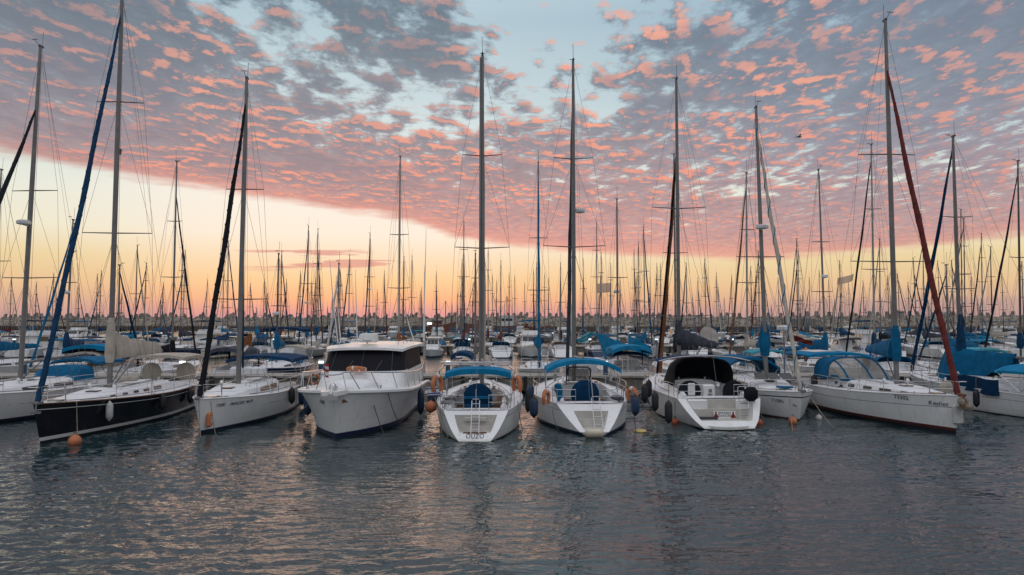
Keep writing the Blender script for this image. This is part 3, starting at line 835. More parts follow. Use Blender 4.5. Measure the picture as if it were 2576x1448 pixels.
# ------------------------------------------------------------------ water
def water_material():
    m = bpy.data.materials.new('harbour_water'); m.use_nodes = True; Ex.tree = m.node_tree
    b = next(n for n in Ex.tree.nodes if n.type == 'BSDF_PRINCIPLED')
    b.inputs['Base Color'].default_value = (.012, .032, .037, 1); b.inputs['Roughness'].default_value = .05; b.inputs['IOR'].default_value = 1.60
    b.inputs['Specular IOR Level'].default_value = .5
    tcn = Ex.tree.nodes.new('ShaderNodeTexCoord'); o = tcn.outputs['Object']
    def rs(v_, ang, sx, sy):
        n = Ex.tree.nodes.new('ShaderNodeMapping'); Ex.tree.links.new(v_, n.inputs[0]); n.inputs['Rotation'].default_value = (0, 0, ang); n.inputs['Scale'].default_value = (sx, sy, 1); return n.outputs[0]
    n1 = noise(rs(o, R(8), .75, 2.1), 1.35, 3.0, .55, .6)          # ripple trains, crests roughly across the view
    n2 = noise(rs(o, R(-22), 1.0, 1.9), 3.6, 2.5, .55, .5)
    n3 = noise(o, .16, 2.0, .5)                                   # patches of livelier and calmer water
    n4 = noise(rs(o, R(15), .5, 1.0), .42, 1.0, .5)
    amp = smooth(n3, .35, .65) * .8 + .4
    hgt = n1 * 1.15 * amp + n2 * .34 * amp + n4 * 1.2
    bn = Ex.tree.nodes.new('ShaderNodeBump'); bn.inputs['Strength'].default_value = 1.0; bn.inputs['Distance'].default_value = .055
    Ex.tree.links.new(hgt.v, bn.inputs['Height']); Ex.tree.links.new(bn.outputs[0], b.inputs['Normal'])
    MAT['water'] = m
water_material()
def water_mesh():
    ys = [-600., -100., -10.]; y = 3.0
    while y < 62: ys.append(y); y += .060 + .0032 * max(0, y - 8)
    while y < 7000: ys.append(y); y *= 1.25
    xs = []; x = 0.0
    while x < 44: xs.append(x); x += .085 + .0028 * x
    while x < 4500: xs.append(x); x *= 1.4
    xs = np.array([-q for q in xs[:0:-1]] + xs); ys = np.array(ys)
    X, Y = np.meshgrid(xs, ys)
    rs_ = np.random.RandomState(4); Z = np.zeros_like(X)
    def field(n, l0, l1, spread, amp, tilt):
        F_ = np.zeros_like(X)
        for _ in range(n):
            l = l0 * (l1 / l0) ** rs_.rand(); a = tilt + spread * rs_.randn(); k = 2 * np.pi / l
            F_ += l * np.sin(k * (X * np.sin(a) + Y * np.cos(a)) + rs_.rand() * 6.283 + .4 * np.sin(X * .21 + Y * .13 + rs_.rand() * 6))
        return F_ * amp / (2 * np.pi) / math.sqrt(n / 2)
    patch = .62 + .28 * np.sin(X * .16 + 1.3 * np.sin(Y * .11)) * np.sin(Y * .23 + .09 * X + 1.0) + .16 * np.sin(X * .45 + Y * .31)
    Z += field(34, .20, .48, .60, .27, .12) * patch
    Z += field(14, .50, 1.0, .50, .085, -.20) * patch
    Z += field(8, 1.6, 4.0, .5, .03, .3)
    fade = np.clip((70 - Y) / 25, 0, 1) * np.clip((60 - np.abs(X)) / 18, 0, 1) * (Y > 0)
    Z *= fade
    ny, nx = X.shape
    V_ = np.stack([X, Y, Z], -1).reshape(-1, 3)
    idx = np.arange(ny * nx).reshape(ny, nx)
    F_ = np.stack([idx[:-1, :-1], idx[:-1, 1:], idx[1:, 1:], idx[1:, :-1]], -1).reshape(-1, 4)
    me = bpy.data.meshes.new('water'); me.vertices.add(len(V_)); me.vertices.foreach_set('co', V_.ravel())
    me.loops.add(F_.size); me.loops.foreach_set('vertex_index', F_.ravel().astype(np.int32))
    me.polygons.add(len(F_)); me.polygons.foreach_set('loop_start', np.arange(0, F_.size, 4, dtype=np.int32)); me.polygons.foreach_set('loop_total', np.full(len(F_), 4, dtype=np.int32))
    me.polygons.foreach_set('use_smooth', np.ones(len(F_), dtype=bool)); me.update(); me.validate()
    me.materials.append(MAT['water'])
    o = bpy.data.objects.new('water', me); C.objects.link(o); o['kind'] = 'structure'
    return o
water_mesh()

# ------------------------------------------------------------------ breakwater
BW = [(-420, 470), (-150, 425), (60, 400), (190, 352), (330, 300), (460, 262)]
def bw_at(s_):
    """Point and outward normal (towards the harbour) at distance s_ along the breakwater."""
    for (x0, y0), (x1, y1) in zip(BW[:-1], BW[1:]):
        l = math.hypot(x1 - x0, y1 - y0)
        if s_ <= l: return Vector((x0 + (x1 - x0) * s_ / l, y0 + (y1 - y0) * s_ / l, 0)), Vector(((y1 - y0) / l, -(x1 - x0) / l, 0)), math.atan2(y1 - y0, x1 - x0)
        s_ -= l
    return None
BWL = sum(math.hypot(b[0] - a[0], b[1] - a[1]) for a, b in zip(BW[:-1], BW[1:]))
def offset_line(d, z, z2=None):
    P = []
    for i, (x, y) in enumerate(BW):
        a = BW[max(0, i - 1)]; b = BW[min(len(BW) - 1, i + 1)]
        l = math.hypot(b[0] - a[0], b[1] - a[1]); P.append(Vector((x + (b[1] - a[1]) / l * d, y - (b[0] - a[0]) / l * d, z)))
    return P
def strip(name, prof, m, kind='structure', label=None):
    """Sweep a (distance towards the harbour, height) profile along the breakwater."""
    cols = [offset_line(d, z) for d, z in prof]; mb = MB(); n = len(BW)
    for j in range(len(prof) - 1):
        for i in range(n - 1): mb.add([cols[j][i], cols[j][i + 1], cols[j + 1][i + 1], cols[j + 1][i]], [(0, 1, 2, 3)])
    o = mb.build(name, m, angle=20, fix=False)
    return tag(o, label, None, None, kind)
strip('breakwater_embankment', [(-26, -2), (-12, 6.6), (-3.2, 6.6), (-3.2, 6.6), (0.5, 6.6), (11.5, 2.4), (11.5, -1)], 'rock')
pw_ = strip('breakwater_parapet', [(-1.2, 5.8), (-1.2, 7.5), (-2.6, 7.5), (-2.6, 5.8)], 'pier_dark', kind='thing', label='long dark concrete parapet above the boulder slope of the breakwater')
pw_['category'] = 'sea wall'
qw = strip('quay_wall', [(11.7, 2.5), (13.2, 2.5), (13.2, -1)], 'timber', kind='thing', label='low brown quay edge at the waterline below the boulders'); qw['category'] = 'quay'
mb = MB()
s_ = 0.0
rnd = random.Random(5)
while s_ < BWL:
    p_, nrm, a_ = bw_at(s_); q = p_ + nrm * 13.3
    if abs(q.x / q.y) < .85: mb.box((q.x, q.y, 1.1), (.35, .3, 2.9), rot=Matrix.Rotation(a_, 3, 'Z'))
    s_ += 1.6
mb.build('fender_post', 'pile', qw)['kind'] = 'stuff'
# armour rock: nobody could count it
rock_v = []
bmr = bmesh.new(); bmesh.ops.create_icosphere(bmr, subdivisions=1, radius=1); ico_v = [v_.co.copy() for v_ in bmr.verts]; ico_f = [tuple(v_.index for v_ in f.verts) for f in bmr.faces]; bmr.free()
mb = MB(); rnd = random.Random(11)
for row in range(8):
    s_ = rnd.uniform(0, 2)
    while s_ < BWL:
        p_, nrm, a_ = bw_at(s_); f = row / 7
        q = p_ + nrm * lerp(11.2, .3, f)
        if abs(q.x / q.y) < .82:
            r_ = rnd.uniform(.9, 1.9) * (1.15 if q.x > 150 else 1)
            M = Matrix.Rotation(rnd.uniform(0, 6.3), 3, 'Z') @ Matrix.Rotation(rnd.uniform(0, 6.3), 3, 'X')
            sc = Vector((r_ * rnd.uniform(.8, 1.3), r_ * rnd.uniform(.8, 1.2), r_ * rnd.uniform(.6, .95)))
            cc = Vector((q.x, q.y, lerp(2.5, 6.7, f) + rnd.uniform(-.25, .35)))
            mb.add([cc + M @ Vector((v_.x * sc.x, v_.y * sc.y, v_.z * sc.z)) * rnd.uniform(.84, 1.12) for v_ in ico_v], ico_f)
        s_ += rnd.uniform(1.7, 3.2)
o = mb.build('armour_rock', 'rock', angle=25, fix=False); tag(o, 'tan boulders piled on the harbour side of the breakwater', 'rocks', None, 'stuff')
# concrete armour units on the crest
def unit_mesh(k):
    rnd = random.Random(k); mb = MB()
    M0 = Matrix.Rotation(rnd.uniform(-.25, .25), 3, 'X') @ Matrix.Rotation(rnd.uniform(-.3, .3), 3, 'Y')
    dirs = [(0, 0, 1), (.94, 0, -.33), (-.47, .82, -.33), (-.47, -.82, -.33)]
    for d in dirs:
        d = M0 @ Vector(d); q = d.to_track_quat('Z', 'Y').to_matrix()
        mb.lathe([(.86, -.1), (.78, .5), (.56, 1.9), (.40, 2.05)], 8, (0, 0, 0), q)
    return mb.mesh('concrete_armour_unit', 'tetrapod', 30)
units = [unit_mesh(k) for k in range(7)]
rnd = random.Random(3); s_ = 0; cnt = 0
spots = []
while s_ < BWL:
    p_, nrm, a_ = bw_at(s_)
    q = p_ - nrm * rnd.uniform(3.4, 6.5)
    if abs(q.x / q.y) < .79: spots.append((q, rnd.uniform(7.0, 8.0) if rnd.random() < .75 else rnd.uniform(7.8, 8.6)))
    s_ += rnd.choice([2.6, 3.2, 3.8, 4.6, 6.2])
for q, z in spots[:290]:
    o = bpy.data.objects.new('concrete_armour_unit', rnd.choice(units)); C.objects.link(o)
    o.location = (q.x, q.y, z); o.rotation_euler = (rnd.uniform(-.2, .2), rnd.uniform(-.2, .2), rnd.uniform(0, 6.3)); k = rnd.uniform(1.1, 1.6); o.scale = (k, k, k)
    tag(o, 'blunt four-legged concrete block on the crest of the breakwater against the sky', 'concrete block', 'concrete blocks along the breakwater crest')

# ------------------------------------------------------------------ piers
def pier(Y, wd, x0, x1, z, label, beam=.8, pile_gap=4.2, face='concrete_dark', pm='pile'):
    root = empty('pier', ((x0 + x1) / 2, Y, 0)); tag(root, label, 'pier', 'concrete piers of the marina')
    L_ = x1 - x0
    MB().box((0, 0, z - .09), (L_, wd, .18), bev=.03).build('deck_slab', 'concrete', root)
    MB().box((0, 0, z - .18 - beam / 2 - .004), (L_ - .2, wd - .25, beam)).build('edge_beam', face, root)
    n = int(L_ / pile_gap); mbp = MB()
    for i in range(n):
        x = -L_ / 2 + (i + .5) * pile_gap
        for sd in (-1, 1): mbp.box((x, sd * (wd / 2 - .02), z - .55), (.24, .14, 1.0))
        mbp.tube([(x, 0, z - .3), (x, 0, -1.5)], .28, 8)
    o = mbp.build('pile', pm, root); o['kind'] = 'stuff'
    return root
P1, P2, P3, P4 = 47.2, 105.0, 168.0, 232.0
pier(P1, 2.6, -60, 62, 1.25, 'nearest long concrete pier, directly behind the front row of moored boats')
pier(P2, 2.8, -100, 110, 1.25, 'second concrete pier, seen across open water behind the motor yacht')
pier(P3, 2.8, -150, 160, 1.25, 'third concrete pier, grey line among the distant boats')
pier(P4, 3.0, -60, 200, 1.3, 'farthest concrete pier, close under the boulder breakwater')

def pedestal(x, y, z0, label, k=1.0):
    root = empty('service_pedestal', (x, y, z0)); tag(root, label, 'service pedestal', 'lit service pedestals on the piers')
    MB().box((0, 0, .37 * k), (.30 * k, .26 * k, .74 * k), bev=.02).build('body', 'pedestal_blue', root)
    MB().box((0, 0, .86 * k), (.30 * k, .27 * k, .15 * k), bev=.01).build('lamp', 'lamp_white', root)
    MB().box((0, 0, .99 * k), (.40 * k, .36 * k, .05 * k), bev=.01).build('cap', 'plastic_white', root)
    return root
near = ['just right of the pale sail cover of the black-hulled sloop', 'between the awning of the grey sloop and the motor yacht', 'left of the stern arch of the sailing boat beside the motor yacht',
        'right of the clear sprayhood of the middle stern-on boat', 'left of the arched clear-windowed sprayhood', 'at the far left edge of the nearest pier']
for (px_, dsc) in zip((459, 808, 1127, 1523, 2063, 60), near):
    q = at(px_, 908, Y=P1 - .7); pedestal(q.x, q.y, 1.252, 'glowing pedestal ' + dsc)
W_ = ['first', 'second', 'third', 'fourth', 'fifth', 'sixth', 'seventh', 'eighth', 'ninth', 'tenth', 'eleventh', 'twelfth', 'thirteenth', 'fourteenth', 'fifteenth', 'sixteenth', 'seventeenth', 'eighteenth', 'nineteenth', 'twentieth']
T_ = ['', '', 'twenty', 'thirty', 'forty', 'fifty', 'sixty', 'seventy', 'eighty', 'ninety']
def ordinal(n):
    if n <= 20: return W_[n - 1]
    t, u_ = divmod(n, 10)
    return (T_[t] + '-' + W_[u_ - 1]) if u_ else T_[t][:-1] + 'ieth'
for row, (Y, pxs) in enumerate(((P2, (36, 172, 215, 264, 550, 690, 905, 1181, 1484, 1651, 1842, 2063, 2328)), (P3, (120, 300, 405, 655, 668, 684, 700, 880, 1070, 1390, 1585, 1990, 2121, 2440)))):
    for i, px_ in enumerate(pxs):
        q = at(px_, 850, Y=Y - .8); pedestal(q.x, q.y, 1.252, 'glowing service pedestal, %s from the left along the %s pier' % (ordinal(i + 1), ('second', 'third')[row]), 1.15)

def lamp_post(x, y, z0, h, label, bright=True, arms=1):
    root = empty('street_lamp', (x, y, z0)); tag(root, label, 'street lamp')
    MB().tube([(0, 0, 0), (0, 0, h)], [.09, .06], 8).build('post', 'mast_white', root)
    for k in range(arms):
        a = k * 2 * PI / arms + .3; d = Vector((math.cos(a), math.sin(a), 0)) * (.35 if arms < 3 else 1.1)
        mb = MB().tube([(0, 0, h - .02), d * .9 + Vector((0, 0, h + .05))], .035, 5); mb.build('arm', 'mast_white', root)
        MB().lathe([(.05, .07), (.14, .04), (.16, -.02), (.05, -.05)], 10, d + Vector((0, 0, h + .05))).build('lamp_head', 'lamp_bright' if bright else 'plastic_grey', root)
    return root
q = at(1068, 815, Y=P1 + .9)
lamp_post(q.x, q.y, 1.252, q.z - 1.30, 'white pole with a brightly lit head behind the motor yacht')
q = at(83, 815, Y=110); lamp_post(q.x, 110, 0, q.z, 'tall pole with a round white shade behind the leftmost mast', False)
for (px_, yt, dsc, k) in ((119, 722, 'tall thin harbour lamp with four heads at the left', 4), (1960, 778, 'short lamp on the breakwater right of centre', 2)):
    q = at(px_, yt, Y=395); lamp_post(q.x, 395 if px_ < 1000 else 372, 2, q.z - 2, dsc, False, k)

# masonry blockhouse and hut on the breakwater, right
q = at(2153, 800, Y=372)
root = empty('lookout_hut', (q.x, 330, 7.4)); tag(root, 'small flat-roofed hut on the breakwater crest behind the right-hand masts', 'hut')
MB().box((0, 0, 1.2), (3.2, 3, 2.6), bev=.05).build('wall', 'concrete', root); MB().box((0, 0, 2.7), (4.2, 3.8, .3), bev=.04).build('roof', 'concrete_dark', root)
q = at(1995, 830, Y=352)
root = empty('masonry_wall', (q.x, 345, 2.5)); tag(root, 'ribbed concrete retaining wall set into the boulder slope', 'wall')
MB().box((0, 0, 2), (17, 1.2, 4.2), bev=.05).build('wall', 'concrete_dark', root)
for i in range(14): MB().box((-8 + i * 1.23, -.7, 2), (.35, .3, 3.9)).build('rib', 'concrete', root)
# ------------------------------------------------------------------ the front row, left to right
HN, HS = -PI / 2, PI / 2              # bow towards the camera / stern towards the camera
G_FRONT = 'boats moored in the front row'

# 1: white sloop cut by the left edge, bow towards the camera
b1 = Boat('sailboat', 'white sloop at the left edge with dark furled headsail and radar on its raked mast', 'sailboat', (-25.0, 42.6, 0), HN + R(-3), G_FRONT, L=13.2, B=4.1, F=1.3, Fb=1.6, Fs=1.2, ov=.7, sw=.85, swl=.75)
b1.hull('gelcoat', cove='stripe_navy', cove_h=(.60, .615))
b1.deck((.9, 4.0, .95)); b1.cabin(4.1, 10.6, .48, .64, wins=((5.0, 6.4, .25, .8), (6.8, 8.4, .2, .8)))
b1.rig(19.6, mx=7.2, rake=.032, r=.12, spr=((.30, 1.55), (.56, 1.25)), furl='canvas_black', furl_r=.085, furl_top=.83, twist=18, boom='aluminium', boom_l=4.8, boom_up=.05)
b1.radar(10.0, .42, 0, rr=.33); b1.guard()
b1.bimini(.6, 3.2, 1.4, 2.75, 'canvas_blue', legs=1.3); b1.hood(3.3, 5.0, 1.3, 1.6, 2.4, 'canvas_blue')
cr = MB().tube([(.5, -1.5, 1.3), (.5, -1.45, 2.3), (.5, 0, 2.5), (.5, 1.45, 2.3), (.5, 1.5, 1.3)], .03, 6); cr.build('stern_arch', 'steel', b1.root)

# 2: black-hulled sloop
b2 = Boat('sailboat', 'long black-hulled sloop with cream sail cover and blue furled headsail', 'sailboat', (-20.0, 41.5, 0), HN + R(5.6), G_FRONT, L=14.9, B=4.35, F=1.28, Fb=1.62, Fs=1.3, ov=.55, sw=.80, swl=.72, bowp=2.0)
b2.hull('hull_black', boot='stripe_white', cove='stripe_white', cove_h=(.855, .875), boot_z=(.13, .27))
b2.deck((.9, 4.6, 1.05)); b2.cabin(4.7, 12.6, .42, .60, wins=((6.0, 6.9, .3, .85), (7.4, 8.0, .35, .8), (8.5, 8.95, .35, .8), (9.5, 9.9, .35, .75), (10.5, 10.85, .35, .7)))
b2.rig(20.9, mx=8.9, rake=.004, r=.125, spr=((.385, 1.62), (.72, 1.1)), furl='canvas_navy', furl_r=.075, furl_top=.955, twist=22, boom='mast_white', boom_l=4.9, cover=('canvas_cream', 1.25, .50, .26, 4), boom_up=.02, boom_z=3.15, boom_ang=R(4))
MB().tube([b2.ax(13.0) + Vector((-.2, -.02, 0)), b2.ax(13.25) + Vector((-.22, 0, 0))], .12, 6).build('deck_light', 'mast_dark', b2.mast_o)
b2.guard(h=.66)
bm = b2.bimini(.5, 3.6, 1.45, 3.0, 'canvas_cream', crown=.15, legs=1.4)
an = MB(); q = b2.px(108, 1008, 27.1)
an.tube([(14.5, .1, 1.70), (14.95, .12, 1.60), (15.0, .12, 1.35)], .03, 5); an.box((14.98, .12, 1.32), (.08, .36, .09)); an.box((14.8, .12, 1.66), (.4, .14, .07)); an.build('anchor', 'plastic_grey', b2.root)
MB().box((4.2, 0, 2.0), (.5, .9, .24), bev=.05).build('life_raft_case', 'canvas_cream', b2.root).location = (3.1, .1, -.0)
WM = Matrix.Rotation(R(90), 3, 'Y')
for y in (-.95, .95): b2.disc((1.9, y, 1.95), .55, 'canvas_cream')
MB().tube([(9.6, .55, 1.95), (8.0, .9, 3.3)], .04, 6).build('whisker_pole', 'aluminium', b2.root)

# 3: white sloop, bow towards the camera, name and number on the bow
b3 = Boat('sailboat', 'white sloop marked 72081 with slate-blue cockpit awning and white boom', 'sailboat', (-13.9, 41.1, 0), HN + R(2.5), G_FRONT, L=11.9, B=3.75, F=1.22, Fb=1.52, Fs=1.15, ov=.45, sw=.80, swl=.7, bowp=2.0)
b3.hull('gelcoat', boot='stripe_navy', boot_z=(.05, .16), cove='stripe_navy', cove_h=(.655, .668))
b3.deck((.8, 3.9, .95)); b3.cabin(4.0, 10.0, .55, .66, wins=((4.5, 5.6, .25, .9), (5.75, 7.0, .3, .85)))
b3.rig(17.3, mx=7.0, rake=.020, r=.125, spr=((.27, 1.3), (.63, .95)), furl='canvas_black', furl_r=.085, furl_top=.93, twist=20, boom='mast_white', boom_l=4.3, boom_up=.07, boom_z=3.15, boom_ang=R(-14))
MB().tube([b3.ax(8.5) + Vector((-.15, .0, 0)), b3.ax(2.5) + Vector((-.3, .1, 0))], .05, 6).build('furled_staysail', 'canvas_navy', b3.mast_o)
b3.guard(h=.62)
b3.side_text('72081', 10.72, .755, .20, 1, 'ink', .0, .002); b3.side_text('PRINCESS  MOR', 9.55, .77, .20, 1, 'ink', .25, .002)
b3.bimini(.2, 3.9, 1.75, 3.0, 'canvas_navy', crown=.22, drop=.16, legs=1.3)
pk = MB(); 
for i in range(5): pk.box((5.6, -.7 + i * .36, 2.3), (.55, .34, .42), bev=.08)
pk.build('fabric_bag', 'deck_white', b3.root)
MB().box((11.75, 0, 1.58), (.5, .18, .12), bev=.02).build('bow_roller', 'plastic_grey', b3.root)
q = b3.pt(.965, .40, 1)
bf = MB().box((q.x + .03, q.y + .10, q.z), (.34, .2, .62), bev=.07); bf.build('bow_fender', 'orange', b3.root)
MB().box((q.x + .02, q.y + .205, q.z), (.13, .01, .3)).build('bow_fender_label', 'plastic_white', b3.root)

# 4: motor yacht, bow towards the camera
b4 = Boat('motor_yacht', 'big white flared-bow motor yacht with dark wraparound windscreen and hardtop', 'motor yacht', (-7.35, 41.6, 0), HN + R(.5), G_FRONT, L=13.9, B=5.15, F=1.55, Fb=2.02, Fs=1.2, ov=.75, sr=.1, sw=.93, swl=.98, bowp=3.1, flare=1.7, tm=.55, N=30, bwl=.78)
b4.hull('gelcoat', boot='stripe_navy', boot_z=(.06, .24))
b4.deck(None, camber=.10, inset=-.0)
rb = MB()
for sd in (1, -1): rb.tube([b4.pt(min(1, i / 26), 1, sd) + Vector((0, 0, -.02)) for i in range(27)], .095, 6)
rb.build('gunwale', 'gelcoat', b4.root)
pp = MB().loft([[(x, y * w_, z) for y, z in ((-1, 1.90), (-1, 2.06), (1, 2.06), (1, 1.90))] for x, w_ in ((12.9, .60), (13.8, .50), (14.35, .36), (14.5, .30))]); pp.build('bow_platform', 'gelcoat', b4.root)
an = MB(); an.tube([(13.6, .1, 2.14), (14.5, .1, 2.16), (14.7, .1, 1.96)], .045, 6); an.box((14.68, .1, 1.83), (.10, .62, .14)); an.box((14.62, .1, 1.92), (.3, .1, .18)); an.build('anchor', 'steel', b4.root)
MB().lathe([(.02, 0), (.17, 0), (.17, .1), (.1, .22), (.02, .23)], 12, (13.3, -.15, 2.06)).build('windlass', 'steel', b4.root)
# deckhouse
hz_ = b4.zs(6.5) - .06
def house(zz0, zz1, n, scale=1.0, xs=(8.6, 1.6), hw=2.1, rake=1.35, rd=3.2, sc1=.93):
    rings = []
    for f in [i / n for i in range(n + 1)]:
        z = lerp(zz0, zz1, f); xf = xs[0] - rake * f; k = lerp(1, sc1, f); ring = []
        for j in range(17):
            a = -PI / 2 + PI * j / 16
            c_, s_n = math.cos(a), math.sin(a)
            ring.append((xf - rd * .5 * (1 - abs(c_) ** .5) * 1.0, hw * k * math.copysign(abs(s_n) ** .55, s_n), z))
        ring += [(xs[1], hw * k, z), (xs[1], -hw * k, z)]
        rings.append(ring)
    return rings
MB().loft(house(hz_, 2.42, 3, xs=(9.3, 1.4), hw=2.12, rake=.5, sc1=.99)).build('deckhouse', 'gelcoat', b4.root)
ws = MB().loft(house(2.425, 3.47, 4, xs=(8.7, 1.6), hw=2.03, rake=.95, sc1=.93)).build('windscreen', 'screen_mesh', b4.root)
hs_ = house(2.425, 3.47, 4, xs=(8.7, 1.6), hw=2.035, rake=.95, sc1=.93)
for j in (1, 5, 8, 11, 15):
    MB().tube([Vector(r_[j]) + Vector((.012, 0, 0)) for r_ in hs_], .022, 5).build('screen_frame', 'canvas_grey', ws)
MB().tube([Vector(p_) + Vector((.015, 0, .01)) for p_ in hs_[0][:17]], .03, 5).build('screen_frame', 'plastic_white', ws)
for y_ in (-.7, .7):
    MB().tube([(8.78, y_, 2.44), (8.40, y_ + .28, 2.95)], .014, 4).build('wiper', 'mast_dark', ws)
top_ = []
for i in range(11):
    f = i / 10; x = lerp(.9, 8.1, f); row = []
    for j in range(15):
        g = -1 + 2 * j / 14
        hw = 2.12 * (1 - max(0, (f - .75) / .25) ** 2.5 * .12)
        row.append((x - .35 * abs(g) ** 3 * (f > .5), hw * g, 3.70 - .10 * abs(g) ** 3 - .12 * max(0, (f - .8) / .2) ** 2))
    top_.append(row)
ht = MB().slab(top_, .12).build('hardtop', 'gelcoat', b4.root, angle=60)
for y_ in (-1.55, 1.55):
    rl_ = MB().tube([(1.4, y_, 3.68), (1.5, y_, 3.84), (6.6, y_ * .97, 3.84), (6.8, y_ * .97, 3.66)], .02, 5)
    for x_ in (2.8, 4.1, 5.4): rl_.tube([(x_, y_, 3.68), (x_, y_, 3.84)], .016, 4)
    rl_.build('roof_rail', 'steel', ht)
rd = MB().loft([[(6.9 + x * .42 * k, .02 + y * .46 * k, z) for x, y in [(math.copysign(abs(math.cos(a)) ** .5, math.cos(a)), math.copysign(abs(math.sin(a)) ** .5, math.sin(a))) for a in [2 * PI * i / 20 for i in range(20)]]] for z, k in ((3.80, .86), (3.84, 1.0), (4.12, .98), (4.22, .88), (4.25, .6))]); rd.build('radome', 'plastic_white', ht)
MB().box((7.75, .12, 3.92), (.12, .40, .13), bev=.03).box((7.75, .12, 3.82), (.06, .08, .14)).build('searchlight', 'steel', ht)
MB().lathe([(.02, 0), (.05, 0), (.04, .14), (.2, .16), (.18, .21), (.02, .24)], 12, (6.9, -1.25, 3.78)).build('gps_mushroom', 'plastic_white', ht)
for x, y, h_, ln in ((5.2, -1.95, 4.5, .55), (5.0, -1.85, 3.6, .35), (1.6, -1.7, 4.2, .2), (2.0, 2.2, 6.6, -.1), (2.2, 2.28, 4.4, .05), (2.6, 1.75, 1.6, .5)):
    MB().tube([(x, y, 3.72), (x - .1, y - ln * .6, 3.72 + h_ * .55), (x - .2, y - ln * -.2 * 0 - ln, 3.72 + h_)], [.035, .03, .010], 5).build('antenna', 'plastic_white', ht)
hr = MB()
for sd in (1, -1):
    P = [Vector((3.0, sd * 2.35, 2.62))] + [Vector((x, sd * max(.35, b4.half(x) - .10), b4.zs(x) + .78)) for x in (5, 7, 9, 10.5, 11.6, 12.5, 13.1)]
    hr.tube(P + [Vector((13.75, sd * .42, 2.78))], .032, 6)
    for x in (4.2, 6.0, 7.9, 9.6, 11.0, 12.2, 13.0): hr.tube([(x, sd * (b4.half(x) - .05), b4.zs(x)), (x + .35, sd * max(.35, b4.half(x + .35) - .10), b4.zs(x + .35) + .78)], .022, 5)
hr.tube([(13.75, .42, 2.78), (14.15, .35, 2.74), (14.35, .15, 2.72), (14.35, -.15, 2.72), (14.15, -.35, 2.74), (13.75, -.42, 2.78)], .032, 6)
for y in (-.40, .40): hr.tube([(13.3, y, 2.06), (13.9, y * .95, 2.77)], .022, 5)
hr.build('bow_rail', 'steel', b4.root)
dg = []
for x, w_, h_ in ((9.0, 1.0, .0), (9.05, 1.02, .25), (9.4, 1.0, .42), (10.4, .92, .40), (10.9, .72, .22), (11.0, .6, .0)):
    dg.append([(x, math.copysign(abs(math.cos(a)) ** .6, math.cos(a)) * w_, b4.zs(x) + .05 + h_ * max(0, math.sin(a)) ** .5) for a in [PI * i / 12 for i in range(13)]] + [(x, 0, b4.zs(x) + .0)])
MB().loft(dg).build('foredeck_locker', 'deck_white', b4.root, angle=50)
for sd in (1, -1):
    x = 11.9; mbc = MB().tube([(x - .22, sd * (b4.half(x) - .25), b4.zs(x) + .20), (x + .22, sd * (b4.half(x) - .22), b4.zs(x) + .20)], .028, 5); 
    for d_ in (-.09, .09): mbc.tube([(x + d_, sd * (b4.half(x) - .24), b4.zs(x)), (x + d_, sd * (b4.half(x) - .24), b4.zs(x) + .20)], .024, 5)
    mbc.build('cleat', 'steel', b4.root)
for y0, dy_ in ((-.32, -.3), ): 
    q = b4.pt(.975, .80, 1); MB().box((q.x - .05, q.y + .02, q.z), (.32, .05, .14), rot=Matrix.Rotation(R(-35), 3, 'Z')).build('hawse_plate', 'hull_red', b4.root)
    q = b4.pt(.955, .79, -1); MB().box((q.x - .02, q.y - .03, q.z), (.42, .05, .16), rot=Matrix.Rotation(R(30), 3, 'Z')).build('hawse_plate', 'plastic_grey', b4.root)
# small striped flag on the pulpit
fl = empty('flag', tuple(b4.root.matrix_basis @ Vector((13.95, -.33, 2.72)))); tag(fl, 'small red and white striped flag on the motor yacht bow rail', 'flag')
MB().tube([(0, 0, 0), (0, 0, .55)], .014, 5).build('staff', 'mast_dark', fl)
for i in range(5): MB().slab([[(0 + .03 * (k == 1), -.004, .44 - i * .11 - k * .11) for k in (0, 1)], [(.18, -.05, .42 - i * .11 - .11 * k - .02) for k in (0, 1)]], .008, d=(0, 1, 0)).build('stripe', 'flag_red' if i % 2 == 0 else 'flag_white', fl)

# 5: sloop, stern towards the camera, with blue wheel cover
b5 = Boat('sailboat', 'stern-on white sloop marked OUZO with steel stern arch and two orange lifebuoys', 'sailboat', (-1.50, 27.55, 0), HS + R(.4), G_FRONT, L=12.4, B=4.1, F=1.15, Fb=1.5, Fs=1.12, ov=.9, sr=1.25, sw=.66, swl=.30, bowp=2.1, flare=.7, tm=.46, N=26)
b5.hull('gelcoat', boot='gelcoat', foul='antifoul', boot_z=(.04, .07), cove='stripe_navy', cove_h=(.78, .80), scoop=(.30, .86, .70, 3, .5))
b5.deck((1.45, 4.6, 1.0), depth=.55, teak=True); b5.cabin(4.7, 9.6, .46, .62, wins=((5.2, 8.0, .3, .8),))
b5.rig(18.9, mx=8.0, rake=.012, r=.115, spr=((.41, 1.42), (.69, 1.02)), furl='canvas_cream', furl_r=.06, boom='aluminium', boom_l=4.2, boom_up=.02, boom_z=2.9, boom_ang=R(-3))
MB().tube([b5.ax(18.7) + Vector((-.16, .1, 0)), b5.ax(2.0) + Vector((-.28, .12, 0))], .05, 6).build('second_track', 'aluminium', b5.mast_o)
b5.guard(h=.62, x0=2.6, stern_gap=.35)
wc = b5.disc((3.0, 0, 1.45), .66, 'canvas_navy')
MB().box((2.9, 0, 1.47), (.06, 1.28, .14), bev=.02).build('cover_band', 'canvas_blue', wc)
MB().box((2.95, 0, .98), (.5, 1.3, .42), bev=.08).build('pedestal_cover', 'canvas_navy', b5.root)
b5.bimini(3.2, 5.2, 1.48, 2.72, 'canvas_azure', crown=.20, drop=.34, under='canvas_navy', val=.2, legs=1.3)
ar = MB()
